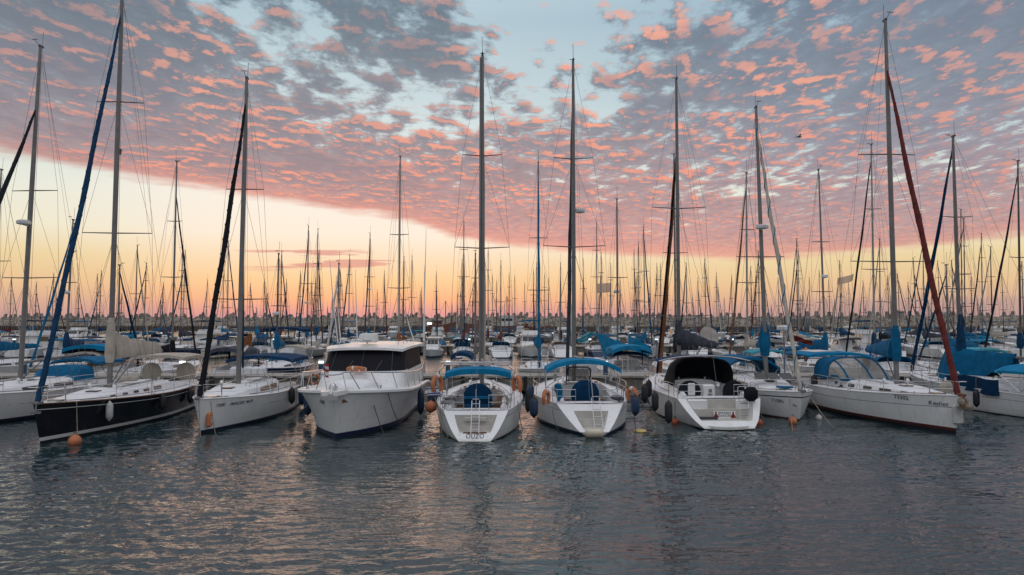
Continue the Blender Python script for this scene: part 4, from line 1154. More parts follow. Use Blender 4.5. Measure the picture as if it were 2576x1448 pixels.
for x in (1.9, 2.15):
    P = [Vector((x - .1, -1.30, 1.2)), Vector((x, -1.70, 2.2)), Vector((x, -1.62, 2.72)), Vector((x, -1.35, 2.98)), Vector((x, 0, 3.0)), Vector((x, 1.35, 2.98)), Vector((x, 1.62, 2.72)), Vector((x, 1.70, 2.2)), Vector((x - .1, 1.30, 1.2))]
    ar.tube(P, .032, 6)
ar.tube([(1.8, -1.45, 3.08), (1.8, 1.55, 3.08)], .045, 6)
for y in (-.7, 0, .7): ar.box((1.9, y, 3.1), (.14, .09, .24), bev=.02)
ar.build('stern_arch', 'steel', b5.root)
b5.ladder((1.05, 0, 1.55), (.22, 0, .33), .32, 5)
pw5 = MB().box((.92, 0, .80), (.10, .92, .16), bev=.02); pw5.build('folding_step', 'well_grey', b5.root)
MB().box((.42, 0, .335), (.16, .95, .04)).build('step_grating', 'teak', b5.root)
V_, F_ = letters('OUZO', .235, .12, .001, 1.1)
zb = .15; tx = MB().add([(b5.pt(0, (zb + y) / 1.12).x - .015, -x, zb + y) for x, y, _ in V_], F_); tx.build('lettering', 'ink', b5.root, fix=False)
MB().tube([(1.3, 0, 1.15), (1.32, 0, 2.0)], .022, 6).build('flagstaff', 'steel', b5.root)
for y, dy_ in ((-.95, -.1), (.95, .1)): MB().lathe([(.02, 0), (.09, 0), (.08, .14), (.1, .18), (.02, .2)], 10, (3.6, y, 1.42)).build('winch', 'steel', b5.root)
for sd in (1, -1):
    co = MB()
    for k in range(6): co.tube([(2.9 + .02 * k, sd * (1.12 + .02 * k) + .17 * math.cos(a), 1.33 + .21 * math.sin(a)) for a in [2 * PI * i / 12 for i in range(12)]], .016, 4, closed=True)
    co.build('coiled_line', 'rope', b5.root)
MB().tube([(2.0, .95, 1.52), (2.0, 1.45, 1.52)], .07, 8).build('outboard_bracket', 'mast_dark', b5.root)
MB().box((1.75, -.98, 1.50), (.1, .22, .5), bev=.02).build('outboard_pad', 'teak', b5.root)
MB().tube([(1.7, 1.0, 1.45), (1.7, 1.5, 1.40)], .08, 8).build('gas_bottle', 'plastic_grey', b5.root)

# 6: larger sloop, stern towards the camera
b6 = Boat('sailboat', 'stern-on white sloop with big round blue wheel cover and arched azure awning', 'sailboat', (3.50, 29.0, 0), HS + R(.6), G_FRONT, L=12.9, B=4.75, F=1.2, Fb=1.5, Fs=1.16, ov=.8, sr=1.75, sw=.62, swl=.17, bowp=2.1, flare=.75, tm=.45, N=26)
b6.hull('gelcoat', boot='stripe_navy', boot_z=(.04, .15), cove='stripe_navy', cove_h=(.78, .795), scoop=(.20, .78, .60, 2, .55))
b6.deck((2.1, 5.1, 1.08), depth=.6, teak=True); b6.cabin(5.2, 10.0, .46, .60, wins=((5.7, 8.4, .3, .8),))
b6.rig(19.4, mx=8.7, rake=.015, r=.115, spr=((.415, 1.7), (.69, 1.08)), furl='canvas_grey', furl_r=.075, furl_top=.93, boom='aluminium', boom_l=4.2, boom_up=.02, boom_z=2.95)
b6.radar(11.05, .42, -.35, rr=.34)
b6.guard(h=.62, x0=3.1, stern_gap=.62)
b6.disc((3.6, 0, 1.40), .68, 'canvas_navy')
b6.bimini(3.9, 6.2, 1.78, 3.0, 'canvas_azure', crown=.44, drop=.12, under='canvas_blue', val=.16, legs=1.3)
sp6 = MB().slab([[(6.6 - .4 * f, y, lerp(1.75, 2.45, f)) for y in (-.55, -.3, 0, .3, .55)] for f in (0, .5, 1)], .02, d=(1, 0, 0)); sp6.build('sprayhood_window', 'vinyl', b6.root)
MB().tube([(6.62, -.62, 1.7), (6.2, -.60, 2.4), (6.1, -.45, 2.52), (6.1, .45, 2.52), (6.2, .60, 2.4), (6.62, .62, 1.7)], .04, 6).build('sprayhood_frame', 'canvas_grey', b6.root)
b6.ladder((1.50, -.22, 1.45), (.35, -.22, .28), .36, 4)
V_, F_ = letters('Galya', .28, .25, .002, 1.1); zb = .97
MB().add([(1.78 - .012, -x + .32, zb + y) for x, y, _ in V_], F_).build('lettering', 'ink', b6.root, fix=False)
MB().box((1.81, 0, 1.03), (.04, 1.9, .26)).build('name_panel', 'gelcoat', b6.root)
MB().tube([(1.7, -.15, 1.2), (1.75, -.05, 2.35)], .022, 6).build('flagstaff', 'steel', b6.root)
q = b6.px(1405, 985, 31.4)
mo = MB().loft([[(q.x + .16 * math.cos(a) * k, q.y + .20 * math.sin(a) * k + dy_, q.z + z) for a in [2 * PI * i / 9 for i in range(9)]] for z, k, dy_ in ((.36, .3, 0.05), (.30, .8, .03), (.05, 1.0, 0), (-.1, .75, -.03), (-.35, .7, -.06), (-.5, .4, -.08), (-.62, .75, -.1), (-.85, .5, -.1))]); mo.build('outboard_in_cover', 'canvas_blue', b6.root)
for x_, y_ in ((1395.7, 958), (1477, 957)):
    q = b6.px(x_ if x_ < 1450 else 1536, 958, 35); MB().tube([q, q + Vector((-.1, 0, .22)), q + Vector((-.2, 0, .24))], [.07, .08, .11], 8).build('vent_cowl', 'plastic_white', b6.root)
MB().box((2.5, -1.35, 1.35), (.9, .5, .16), bev=.05).build('folded_gear', 'canvas_grey', b6.root)

# 7: wide open-transom sloop, stern towards the camera
b7 = Boat('sailboat', 'wide open-transom sloop under a black sprayhood with twin wheel covers, marked SPANISH DANCER', 'sailboat', (9.75, 30.8, 0), HS + R(1.0), G_FRONT, L=13.6, B=4.45, F=1.25, Fb=1.5, Fs=1.22, ov=.7, sr=1.5, sw=.88, swl=.50, bowp=2.1, flare=.62, tm=.42, N=26)
b7.hull('gelcoat', boot='stripe_navy', boot_z=(.02, .05), scoop=(.28, .99, .80, 2, .45))
b7.deck((2.0, 5.6, 1.35), depth=.62, seat=.3); b7.cabin(5.7, 11.0, .48, .60, wins=((6.5, 6.85, .35, .8), (7.6, 7.95, .35, .8), (8.8, 9.1, .35, .8)))
b7.rig(19.0, mx=8.6, rake=.010, r=.115, spr=((.20, 1.75), (.56, 1.55)), furl='canvas_brown', furl_r=.085, furl_top=.80, boom='mast_white', boom_l=3.4, boom_up=-.08, boom_z=3.75, boom_ang=R(-22), cover=('canvas_grey', .85, .3, .24, 9))
MB().tube([(12.6, .35, 1.6), b7.ax(14.6)], [.07, .05], 6).build('second_headsail', 'canvas_black', b7.root)
b7.guard(h=.64, x0=2.9, stern_gap=.75)
b7.hood(4.4, 6.9, 1.52, 1.55, 2.98, 'canvas_black', lean=.55, yo=-.18)
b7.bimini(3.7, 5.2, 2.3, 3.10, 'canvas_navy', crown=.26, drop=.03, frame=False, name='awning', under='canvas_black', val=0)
MB().tube([(3.68, 2.3 * g, 3.12 - .26 * abs(g) ** 2.6) for g in [-1 + i / 8 for i in range(17)]], .028, 6).build('awning_hoop', 'steel', b7.root)
for y in (1.05, -1.12): b7.disc((2.7, y, 1.42), .56, 'canvas_black')
tb = MB().box((3.1, .05, 1.45), (.55, .6, .62), bev=.06).box((2.95, .0, .95), (.25, .3, .8), bev=.03); tb.build('cockpit_table', 'gelcoat', b7.root)
MB().box((2.78, .0, 1.47), (.03, .14, .16)).build('chart_plotter', 'plastic_grey', b7.root)
for y, w_ in ((1.05, .92), (-1.22, .92)):
    MB().box((1.45, y, .84), (.35, w_, .72), bev=.05).build('stern_locker', 'gelcoat', b7.root)
MB().slab([[(lerp(1.1, .42 - .62 * (1 - (y / 1.35) ** 2), f), y * (1.0 - .1 * f), .20 - .04 * f) for y in [-1.3 + i * .26 for i in range(11)]] for f in (0, .5, 1)], .13).build('swim_platform', 'gelcoat', b7.root)
b7.ladder((1.20, -1.0, 1.75), (.85, -1.0, .36), .42, 5)
pn = MB().box((1.12, -.12, .52), (.05, 1.02, .34)); pn.build('name_panel', 'gelcoat', b7.root)
V_, F_ = letters('SPANISH\nDANCER', .15, 0, .001, 1.05)
MB().add([(1.088, -x - .12, .56 + y) for x, y, _ in V_], F_).build('lettering', 'ink', b7.root, fix=False)
for y in (-.52, .28):                     # little red dancer figure emblem either side of the name
    em = MB()
    em.lathe([(.02, -.13), (.13, -.10), (.105, -.03), (.05, .05), (.03, .1)], 10, (1.085, y, .50)); em.v = [(1.092 - abs(x - 1.085) * .03, yy, z) for x, yy, z in em.v]
    em.add([(1.084, y + .045 * math.cos(a), .635 + .045 * math.sin(a)) for a in [2 * PI * i / 10 for i in range(10)]], [tuple(range(10))])
    em.build('emblem', 'ink_red', b7.root, fix=False)
MB().box((.95, .75, .33), (.28, 1.0, .24), bev=.07).build('stowed_fender', 'rubber', b7.root)
q = b7.px(1889, 992, 31.9)
MB().box(q, (.45, .62, .66), bev=.16).build('outboard_in_cover', 'canvas_black', b7.root, angle=60)
MB().box((2.0, 1.15, 1.62), (.05, .34, .58), bev=.03).build('rail_cushion', 'plastic_white', b7.root)

# 8: white pilothouse sloop, bow towards the camera
b8 = Boat('sailboat', 'white sloop marked 71080, bow-on, with tall blue mast cover and blue cockpit tent', 'sailboat', (14.15, 44.6, 0), HN + R(-.5), G_FRONT, L=11.4, B=3.95, F=1.15, Fb=1.42, Fs=1.1, ov=.55, sw=.8, swl=.7, bowp=2.3, tm=.5)
b8.hull('gelcoat', boot='stripe_red', boot_z=(.03, .07), cove='stripe_navy', cove_h=(.80, .84), foul='antifoul_red')
b8.deck((.6, 3.4, .9)); b8.cabin(3.6, 8.4, .62, .70, wins=((4.3, 5.4, .25, .85), (5.7, 6.9, .25, .85)))
q = MB()
fr = b8.cabin_o
for y0, y1 in ((-1.05, -.42), (-.30, .30), (.42, 1.05)):
    w_ = MB().slab([[(7.75 - .02, y, 1.70) for y in (y0, y1)], [(7.25, y * .93, 2.02) for y in (y0, y1)]], .02, d=(-.5, 0, -.5)); w_.v = [(x + .14, y, z + .06) for x, y, z in w_.v]; w_.build('front_window', 'window_dark', fr)
b8.rig(17.2, mx=6.6, rake=.055, r=.12, spr=((.44, 1.35),), furl='canvas_cream', furl_r=.075, furl_top=.93, twist=9, twist_m='canvas_blue', boom='mast_white', boom_l=4.0, boom_up=.0, boom_z=3.35, boom_ang=R(12))
b8.radar(10.15, .48, -.1, rr=.36); b8.guard(h=.6)
mc = MB().loft([[b8.ax(z) + Vector((-.1 + dx_, 0, 0)) + Vector((math.cos(a) * rr * 1.3, math.sin(a) * rr, 0)) for a in [2 * PI * i / 8 for i in range(8)]] for z, rr, dx_ in ((2.95, .24, 0), (3.4, .27, 0), (3.9, .30, -.1), (4.35, .20, -.05), (4.8, .12, 0))]); mc.build('mast_cover', 'canvas_blue', b8.root)
a_ = Vector((6.4, 0, 3.4))
b8.sail_cover(Vector((6.5, 0.05, 3.45)), Vector((3.2, .7, 3.4)), 'canvas_blue', 1.35, .30, .20, 6, collar=False)
b8.bimini(.2, 4.4, 1.6, 2.75, 'canvas_blue', crown=.6, drop=.5, legs=1.2, name='cockpit_tent')
MB().lathe([(.02, .0), (.42, .0), (.40, .07), (.02, .10)], 16, (8.9, .1, 1.42)).build('hatch_cover', 'canvas_blue', b8.root)
b8.side_text('71080', 10.15, .60, .24, -1, 'ink', 0, .001); 
b8.side_text('Sage', 10.95, .50, .17, -1, 'ink', .3, .002)
MB().box((11.3, 0, 1.50), (.6, .2, .12), bev=.02).build('bow_roller', 'plastic_grey', b8.root)

# 9: big white sloop, bow to the right, red furled headsail
b9 = Boat('sailboat', 'big white sloop marked 73302 with clear-windowed blue sprayhood and red furled headsail', 'sailboat', (18.85, 43.0, 0), HN + R(1.3), G_FRONT, L=13.7, B=4.3, F=1.28, Fb=1.66, Fs=1.2, ov=.45, sw=.84, swl=.7, bowp=2.1)
b9.hull('gelcoat', boot='stripe_red', boot_z=(.12, .25), cove='stripe_navy', cove_h=(.685, .70))
b9.deck((.9, 4.2, 1.05)); b9.cabin(4.3, 11.9, .48, .60, wins=((5.2, 5.5, .35, .8), (6.6, 7.2, .3, .8), (8.0, 8.7, .3, .8), (9.3, 10.1, .3, .8), (10.7, 11.1, .35, .7)))
b9.rig(20.2, mx=9.0, rake=.005, r=.125, spr=((.33, 1.95), (.625, 1.45)), furl='canvas_red', furl_r=.085, furl_top=.88, twist=22, boom='mast_white', boom_l=4.9, boom_up=.02, boom_z=3.15, cover=('canvas_blue', 1.0, .30, .28, 12), boom_ang=R(14))
b9.guard(h=.62)
# arched sprayhood with clear panes
def arch9(x, k): return [(x, 1.45 * -math.copysign(abs(math.cos(a)) ** .6, math.cos(a)) * k, 1.72 + 1.15 * k * math.sin(a) ** .6) for a in [PI * j / 14 for j in range(15)]]
hd = MB().slab([arch9(3.2, .98), arch9(4.0, 1.0), arch9(4.9, 1.0)], .03).build('sprayhood', 'canvas_blue', b9.root, angle=60)
P0, P1_ = arch9(4.9, 1.0), [(7.0 - .0, y * .96, 1.74) for _, y, _ in arch9(0, 1.0)]
fr_ = MB()
for j0, j1, nm in ((0, 4, 1), (4, 7, 1), (7, 10, 1), (10, 14, 1)):
    g = [[Vector(P0[j]).lerp(Vector((lerp(6.9, 6.3, abs(P0[j][1]) / 1.45), P0[j][1] * .97, 1.76)), f) + Vector((0, 0, .18 * math.sin(PI * f))) for j in range(j0, j1 + 1)] for f in (0, .33, .66, 1)]
    MB().slab(g, .01).build('window', 'vinyl', hd)
for j in (0, 4, 7, 10, 14):
    fr_.tube([Vector(P0[j]).lerp(Vector((lerp(6.9, 6.3, abs(P0[j][1]) / 1.45), P0[j][1] * .97, 1.76)), f) + Vector((0, 0, .18 * math.sin(PI * f) + .01)) for f in (0, .33, .66, 1)], .05, 5)
fr_.tube([Vector(p) + Vector((0, 0, .01)) for p in P0], .06, 6)
fr_.tube([(lerp(6.9, 6.3, abs(P0[j][1]) / 1.45), P0[j][1] * .98, 1.76) for j in range(15)], .07, 6)
fr_.build('window_binding', 'canvas_blue', hd)
b9.bimini(-.2, 3.4, 1.85, 3.05, 'canvas_azure', crown=.14, drop=.05, legs=1.3)
MB().slab([[(x, y, 3.115 - .10 * (abs(y) / 1.6) ** 2.6) for y in (-1.1, -.4, .2)] for x in (.5, 1.5, 2.6)], .02).build('solar_panel', 'plastic_white', b9.root)
pl = MB().tube([(.3, -1.9, 1.2), (.3, -1.9, 4.35)], .05, 6); pl.build('radar_pole', 'steel', b9.root)
MB().lathe([(.1, 4.30), (.40, 4.34), (.42, 4.52), (.35, 4.62), (.02, 4.64)], 16, (.3, -1.9, 0)).build('radar', 'plastic_white', b9.root)
b9.side_text('73302', 11.3, .845, .27, -1, 'ink', 0, .002); b9.side_text('Keshet', 12.8, .73, .27, -1, 'ink', .25, .001)
q = b9.pt(1, .78, 1)
an = MB(); an.box((13.65, 0, 1.72), (.5, .2, .12), bev=.02); an.tube([(13.8, 0, 1.72), (13.98, 0, 1.5), (13.9, 0, 1.25)], .04, 6); an.box((13.9, 0, 1.28), (.15, .4, .12)); an.build('anchor', 'hull_red', b9.root)
tk = MB(); rnd = random.Random(2)
for i in range(5): tk.ball((13.75 + rnd.uniform(-.1, .2), rnd.uniform(-.2, .2), 1.35 + rnd.uniform(-.15, .2)), .17, 8)
tk.build('bundled_net', 'rope', b9.root)
MB().box((13.50, -.05, .86), (.22, .46, .88), bev=.09).build('bow_fender', 'fender_white', b9.root)
MB().ball((12.6, .1, 1.95), .28, 10).build('windlass_cover', 'canvas_cream', b9.root)

# 10: white sloop cut by the right edge, stern towards the camera
b10 = Boat('sailboat', 'white sloop cut by the right edge, draped with a huge blue boom tent', 'sailboat', (27.55, 32.4, 0), HS + R(4.5), G_FRONT, L=13.4, B=4.2, F=1.2, Fb=1.5, Fs=1.15, ov=.9, sr=.8, sw=.8, swl=.5)
b10.hull('gelcoat', boot='stripe_navy', boot_z=(.02, .05), cove='stripe_navy', cove_h=(.70, .715))
b10.deck((1.3, 4.6, 1.0)); b10.cabin(4.8, 10.2, .5, .62, wins=((5.2, 8.2, .3, .8),))
b10.rig(16.1, mx=8.7, rake=.0, r=.115, spr=((.36, .95), (.66, .95)), furl='canvas_navy', furl_r=.075, furl_top=.97, boom='aluminium', boom_l=5.0, boom_z=3.0, boom_up=-.02)
b10.guard(h=.6)
b10.bimini(.6, 3.9, 1.85, 2.62, 'canvas_azure', crown=.35, drop=.10, legs=1.3)
tent = []
for i in range(12):
    f = i / 11; x = lerp(9.7, 4.6, f); hw = lerp(1.2, .20, max(0, (f - .15) / .85) ** .6) * (1 - .35 * max(0, .15 - f) / .15); zl = lerp(1.25, 2.65, max(0, f - .45) / .55 if f > .45 else 0) + .4 * max(0, .2 - f) / .2; zt_ = lerp(3.45, 3.12, f)
    tent.append([(x + .05 * math.sin(k * 3.1 + i), hw * g * (1 + .05 * math.sin(i * 2.1 + k)), lerp(zt_, zl, abs(g) ** 1.3) + .04 * math.sin(i * 1.7 + k * 2)) for k, g in enumerate((-1, -.92, -.7, -.4, -.12, .12, .4, .7, .92, 1))])
MB().slab(tent, .03).build('boom_tent', 'canvas_blue', b10.root, angle=60)
MB().loft([[b10.ax(z) + Vector((math.cos(a) * rr * 1.5 - .1, math.sin(a) * rr, 0)) for a in [2 * PI * i / 8 for i in range(8)]] for z, rr in ((3.1, .22), (3.8, .20), (4.6, .15), (5.3, .09))]).build('mast_cover', 'canvas_navy', b10.root)
MB().slab([[(x, 2.1 + .05 * math.sin(x * 5), lerp(1.85, 1.02, f) - .06 * math.sin(x * 2.0)) for f in (0, .5, 1)] for x in [lerp(3.4, 7.2, i / 9) for i in range(10)]], .02, d=(0, -1, 0)).build('rail_cloth', 'canvas_navy', b10.root)

for i_, b_ in enumerate((b1, b2, b3, b5, b6, b7, b8, b9, b10)): b_.fittings(i_)

# ------------------------------------------------------------------ gear hung over the sides
def hang(px_, py_, Y, **k):
    q = at(px_, py_, Y=Y); return fender(tuple(q), **k)
def on_hull(b, x, side, h, r, lab, m='rubber', l=.62, tip=None, z=None):
    t = b.t_at(x); p_ = b.pt(t, h, side); p_.y += side * (r + .03 + max(0, b.bd(t) - abs(p_.y)) * .7)
    w_ = b.root.matrix_basis if False else (Matrix.Translation(b.root.location) @ Matrix.Rotation(b.root.rotation_euler.z, 4, 'Z'))
    return fender(tuple(w_ @ p_), lab, r=r, l=l, m=m, hang=max(.25, b.zd(t) * (1 - h) - l / 2 + .1), tip=tip)
on_hull(b2, 12.1, 1, .66, .145, 'pale fender forward on the black-hulled sloop', 'fender_white', .75)
on_hull(b2, 8.6, 1, .70, .15, 'dark fender amidships on the black-hulled sloop', 'rubber', .7)
on_hull(b2, 5.2, 1, .68, .15, 'dark fender aft on the black-hulled sloop, half hidden by rigging', 'rubber', .7)
on_hull(b3, 5.1, 1, .78, .17, 'flat black fender amidships on the sloop marked 72081', 'rubber', .8)
on_hull(b3, 2.7, 1, .62, .21, 'big dark-blue fender between the sloop marked 72081 and the motor yacht', 'fender_navy', 1.15)
on_hull(b4, 8.2, -1, .55, .2, 'large dark fender on the left flank of the motor yacht', 'fender_navy', 1.2)
on_hull(b4, 6.9, 1, .50, .17, 'long dark fender on the right flank of the motor yacht', 'fender_navy', 1.25)
for (px_, py_, Y, lab, m, r, l, tip) in (
    (1087, 1000, 33.0, 'blue fender beside the orange ball left of the boat marked OUZO', 'fender_navy', .20, .75, None),
    (1104, 1008, 33.8, 'second blue fender, tucked closer to the boat marked OUZO', 'fender_navy', .18, .7, None),
    (1328, 1010, 32.5, 'slim black fender between the two stern-on sloops', 'rubber', .13, .95, None),
    (1334, 989, 33.6, 'round-topped blue fender between the two stern-on sloops', 'fender_navy', .19, .75, None),
    (1343, 1025, 30.2, 'navy fender with black tips at the left of the azure-awning sloop', 'fender_navy', .19, .82, 'rubber'),
    (1598, 1020, 30.2, 'navy fender with black tips at the right of the azure-awning sloop', 'fender_navy', .19, .82, 'rubber'),
    (1622, 990, 34.0, 'dark fender high at the left of the black-hooded sloop', 'rubber', .17, .85, None),
    (1632, 978, 36.0, 'dark fender farther aft at the left of the black-hooded sloop', 'rubber', .17, .85, None),
    (1648, 1010, 32.4, 'flat black fender forward of the corner of the black-hooded sloop', 'rubber', .17, .85, None),
    (1682, 1037, 31.1, 'flat black fender at the stern corner of the black-hooded sloop', 'rubber', .18, .95, None),
    (2048, 970, 39.2, 'black fender at the stern of the sloop marked 73302', 'rubber', .20, 1.15, None),
    (2456, 1003, 36.6, 'dark fender on the topsides of the sloop at the right edge', 'rubber', .16, .85, None)):
    hang(px_, py_, Y, label=lab, m=m, r=r, l=l, tip=tip)
on_hull(b9, 4.4, -1, .60, .14, 'black fender with white ends on the sloop marked 73302', 'rubber', .95, tip='fender_white')
q = at(2116, 988, Y=37.0); buoy((q.x, q.y, q.z), .36, 'grey ball fender hung on the sloop marked 73302', 'canvas_grey')
f6 = at(1495, 1091, Y=28.75); fender(tuple(f6), 'white cushion fender lashed across the stern platform of the azure-awning sloop', r=.19, l=.84, m='hull_cream', rope=False, horiz=True)
for (px_, py_, r, lab, m) in ((188, 1110, .24, 'orange buoy floating at the bow of the black-hulled sloop', 'orange'), (1084, 1024, .27, 'orange ball fender between the motor yacht and the boat marked OUZO', 'orange'),
     (1698, 1062, .17, 'red buoy at the stern corner of the black-hooded sloop', 'red_buoy'), (1909, 1064, .18, 'red buoy right of the black-hooded sloop', 'red_buoy'), (1994, 1060, .20, 'faded pink buoy under the bow of the sloop marked 71080', 'orange'), (2060, 1052, .16, 'pale plastic can floating right of the sloop marked 71080', 'fender_white')):
    q = at(px_, py_, z=r * .55 if py_ > 1040 else .9)
    if py_ < 1040: q = at(px_, py_, Y=32.3)
    buoy(tuple(q), r, lab, m)
q = at(1610, 1086, z=.03); o = MB().lathe([(.05, -.06), (.25, -.04), (.30, .02), (.24, .08), (.05, .10)], 14).build('float', 'yellow', None, loc=q); tag(o, 'small yellow float drifting right of the azure-awning sloop', 'float')
q = at(905, 935, Y=31.8); q = b4.root.matrix_basis @ Vector((0, 0, 0))
MW = lambda b: Matrix.Translation(b.root.location) @ Matrix.Rotation(b.root.rotation_euler.z, 4, 'Z')
life_ring(tuple(MW(b4) @ Vector((9.3, -.05, 2.60))), .40, 'orange life ring lying on the foredeck locker of the motor yacht', rx=R(-14))
horseshoe(tuple(MW(b5) @ Vector((1.55, 1.66, 2.16))), .30, 'orange lifebuoy on the left stern rail of the boat marked OUZO', rz=R(60))
horseshoe(tuple(MW(b5) @ Vector((1.55, -1.72, 2.16))), .30, 'orange lifebuoy on the right stern rail of the boat marked OUZO', rz=R(-62))
horseshoe(tuple(at(1374, 1003, Y=30.6)), .28, 'faded cream lifebuoy at the left rail of the azure-awning sloop', rz=R(65), m='orange')
horseshoe(tuple(at(1590, 996, Y=30.8)), .26, 'orange lifebuoy at the right rail of the azure-awning sloop', rz=R(-55))
life_ring(tuple(at(2027, 893, Y=42.6)), .36, 'orange life ring on the radar pole of the sloop marked 73302', rx=R(90), rz=R(60))
life_ring(tuple(at(790, 955, Y=41.3)), .30, 'orange life ring on the stern rail behind the sloop marked 72081', rx=R(90), rz=R(10))
# white garden chair
q = at(1371, 908, Y=49.6)
ch = empty('garden_chair', (q.x, 49.6, 1.95)); tag(ch, 'white plastic garden chair on a boat deck between the stern-on sloops', 'chair')
MB().box((0, 0, .42), (.5, .48, .05), bev=.02).build('seat', 'plastic_white', ch)
bk = MB()
for i in range(7): bk.box((-.21 + i * .07, .22 + .01 * i * (6 - i) * .6, .66), (.035, .02, .44))
bk.tube([(-.26, .2, .45), (-.25, .24, .8), (-.1, .27, .92), (.1, .27, .92), (.25, .24, .8), (.26, .2, .45)], .025, 5); bk.build('backrest', 'plastic_white', ch)
for x in (-.22, .22):
    for y in (-.2, .2): MB().tube([(x, y, 0), (x * .95, y, .42)], .022, 5).build('leg', 'plastic_white', ch)

# mooring lines
def wl(px_, py_): return at(px_, py_, z=.02)
ML = [((193, 1010, 27.9), (196, 1112), 'rope over the side of the black-hulled sloop down to the orange buoy'),
      ((500, 1000, 29.3), (505, 1100), 'pale rope hanging from the bow of the sloop marked 72081'),
      ((530, 1010, 28.9), (545, 1100), 'bow line beside the orange pad of the sloop marked 72081'),
      ((790, 1000, 33), (712, 1058), 'slack line between the sloop marked 72081 and the motor yacht'),
      ((930, 982, 29.8), (968, 1098), 'dark line dropping straight from the bow cleat of the motor yacht'),
      ((1088, 960, 34), (1113, 1090), 'thin line left of the boat marked OUZO'),
      ((1106, 1030, 29.6), (1128, 1100), 'second thin line at the left quarter of the boat marked OUZO'),
      ((1302, 1010, 29.8), (1315, 1080), 'weathered line at the right quarter of the boat marked OUZO'),
      ((1389, 1030, 29.9), (1407, 1084), 'grey line at the left quarter of the azure-awning sloop'),
      ((1592, 1000, 31), (1600, 1090), 'heavy dark line with weed right of the azure-awning sloop'),
      ((1698, 1010, 31.2), (1698, 1055), 'short line above the red buoy of the black-hooded sloop'),
      ((1905, 1010, 33), (1925, 1060), 'line right of the black-hooded sloop'),
      ((1985, 985, 34.5), (1994, 1085), 'bow line of the sloop marked 71080'),
      ((2035, 990, 33.5), (2098, 1078), 'long taut line slanting to the water between the two right-hand sloops'),
      ((2300, 985, 31.4), (2299, 1072), 'pair of ropes down the topsides of the sloop marked 73302'),
      ((2412, 1010, 30.6), (2446, 1068), 'bow line slanting right from the sloop marked 73302'),
      ((2412, 1008, 30.6), (2500, 1030), 'slack line looping to the sloop at the right edge')]
for (x0, y0, Y0), (x1, y1), lab in ML:
    line('mooring_line', at(x0, y0, Y=Y0), wl(x1, y1), lab, .12 if 'taut' in lab or 'straight' in lab else .2, .018, 'rope_dark' if 'dark' in lab else 'rope')
q0, q1 = at(928, 980, Y=29.6), at(1062, 1050, Y=33.2)
line('mooring_line', at(975, 985, Y=29.9), at(1035, 1055, Y=30.8), 'dark slack rope drooping across the right bow of the motor yacht', .75, .018, 'rope_dark')

# little national flag at the quarter of boat 5
def flag(loc, w_, h_, label, star=True, rz=0.0, drop=.25, m='flag_white', stripes='flag_blue', pole=None, group='blue and white striped flags'):
    root = empty('flag', loc, rz); tag(root, label, 'flag', group)
    def S(u_, v_): return (u_ * w_, .10 * w_ * math.sin(u_ * 6.0 + v_), -v_ * h_ - drop * w_ * u_ ** 1.3)
    def sheet(u0, u1, v0, v1, off, nm, mt, n=8):
        g = [[Vector(S(lerp(u0, u1, i / n), lerp(v0, v1, j / 2))) + Vector((0, off, 0)) for j in range(3)] for i in range(n + 1)]
        return MB().slab(g, .004, d=(0, 1, 0)).build(nm, mt, root)
    sheet(0, 1, 0, 1, 0, 'cloth', m)
    if stripes:
        for off in (-.008, .008):
            sheet(0, 1, .12, .27, off, 'stripe', stripes); sheet(0, 1, .73, .88, off, 'stripe', stripes)
        if star:
            st_ = MB()
            for k in (0, 1):
                P = []
                for i in range(3):
                    a = PI / 2 + k * PI + i * 2 * PI / 3; P.append((.5 + .20 * h_ / w_ * math.cos(a), .5 - .20 * math.sin(a)))
                for i in range(3):
                    (ua, va), (ub, vb) = P[i], P[(i + 1) % 3]
                    st_.tube([Vector(S(ua, va)) + Vector((0, -.012, 0)), Vector(S(ub, vb)) + Vector((0, -.012, 0))], .035 * h_, 4)
            st_.build('star', stripes, root)
    if pole: MB().tube([(-.02, 0, .1), (-.02 - pole * .15, 0, -pole)], .02, 5).build('staff', 'mast_white', root)
    return root
q = at(1115, 960, Y=30.5); flag((q.x - .75, q.y, 1.92), .75, .36, 'small striped flag drooping at the left quarter of the boat marked OUZO', rz=R(0), drop=-.1)
q = at(2165, 872, Y=60); flag(tuple(q), 1.9, 1.35, 'white flag with blue star flying beside the blue sail cover', rz=R(-10), drop=-.05, pole=2)
q = at(2440, 880, Y=60); flag(tuple(q), 1.6, 1.25, 'crumpled star flag behind the red furled headsail', rz=R(40), drop=.3, pole=2)
q = at(2798, 880, Y=90)
q = at(2108, 700, Y=80); flag(tuple(q), 2.2, .8, 'torn pennant streaming sideways high between the right-hand masts', star=False, rz=R(15), drop=-.25, m='flag_gauze', stripes=None)
q = at(1503, 714, Y=80); flag(tuple(q), 1.55, 1.1, 'thin see-through pale flag high among the middle masts', star=False, drop=-.05, m='flag_gauze', stripes=None)
# gull
q = at(2010, 345, Y=60); g_ = empty('seagull', tuple(q)); tag(g_, 'dark gull gliding high at the right against pink clouds', 'bird')
bd_ = MB().lathe([(.01, -.24), (.05, -.16), (.075, 0), (.05, .14), (.03, .2), (.01, .26)], 8, M=Matrix.Rotation(R(90), 3, 'Y'))
for sd in (1, -1): bd_.slab([[(.05 - .03 * k + dx_, sd * (.05 + k * .17), .03 + z) for dx_ in (-.07 * (1 - k * .18), .06 * (1 - k * .2))] for k, z in ((0, 0), (1, .10), (2, .12), (3, .08), (4, .03))], .012)
bd_.build('body', 'feather', g_)
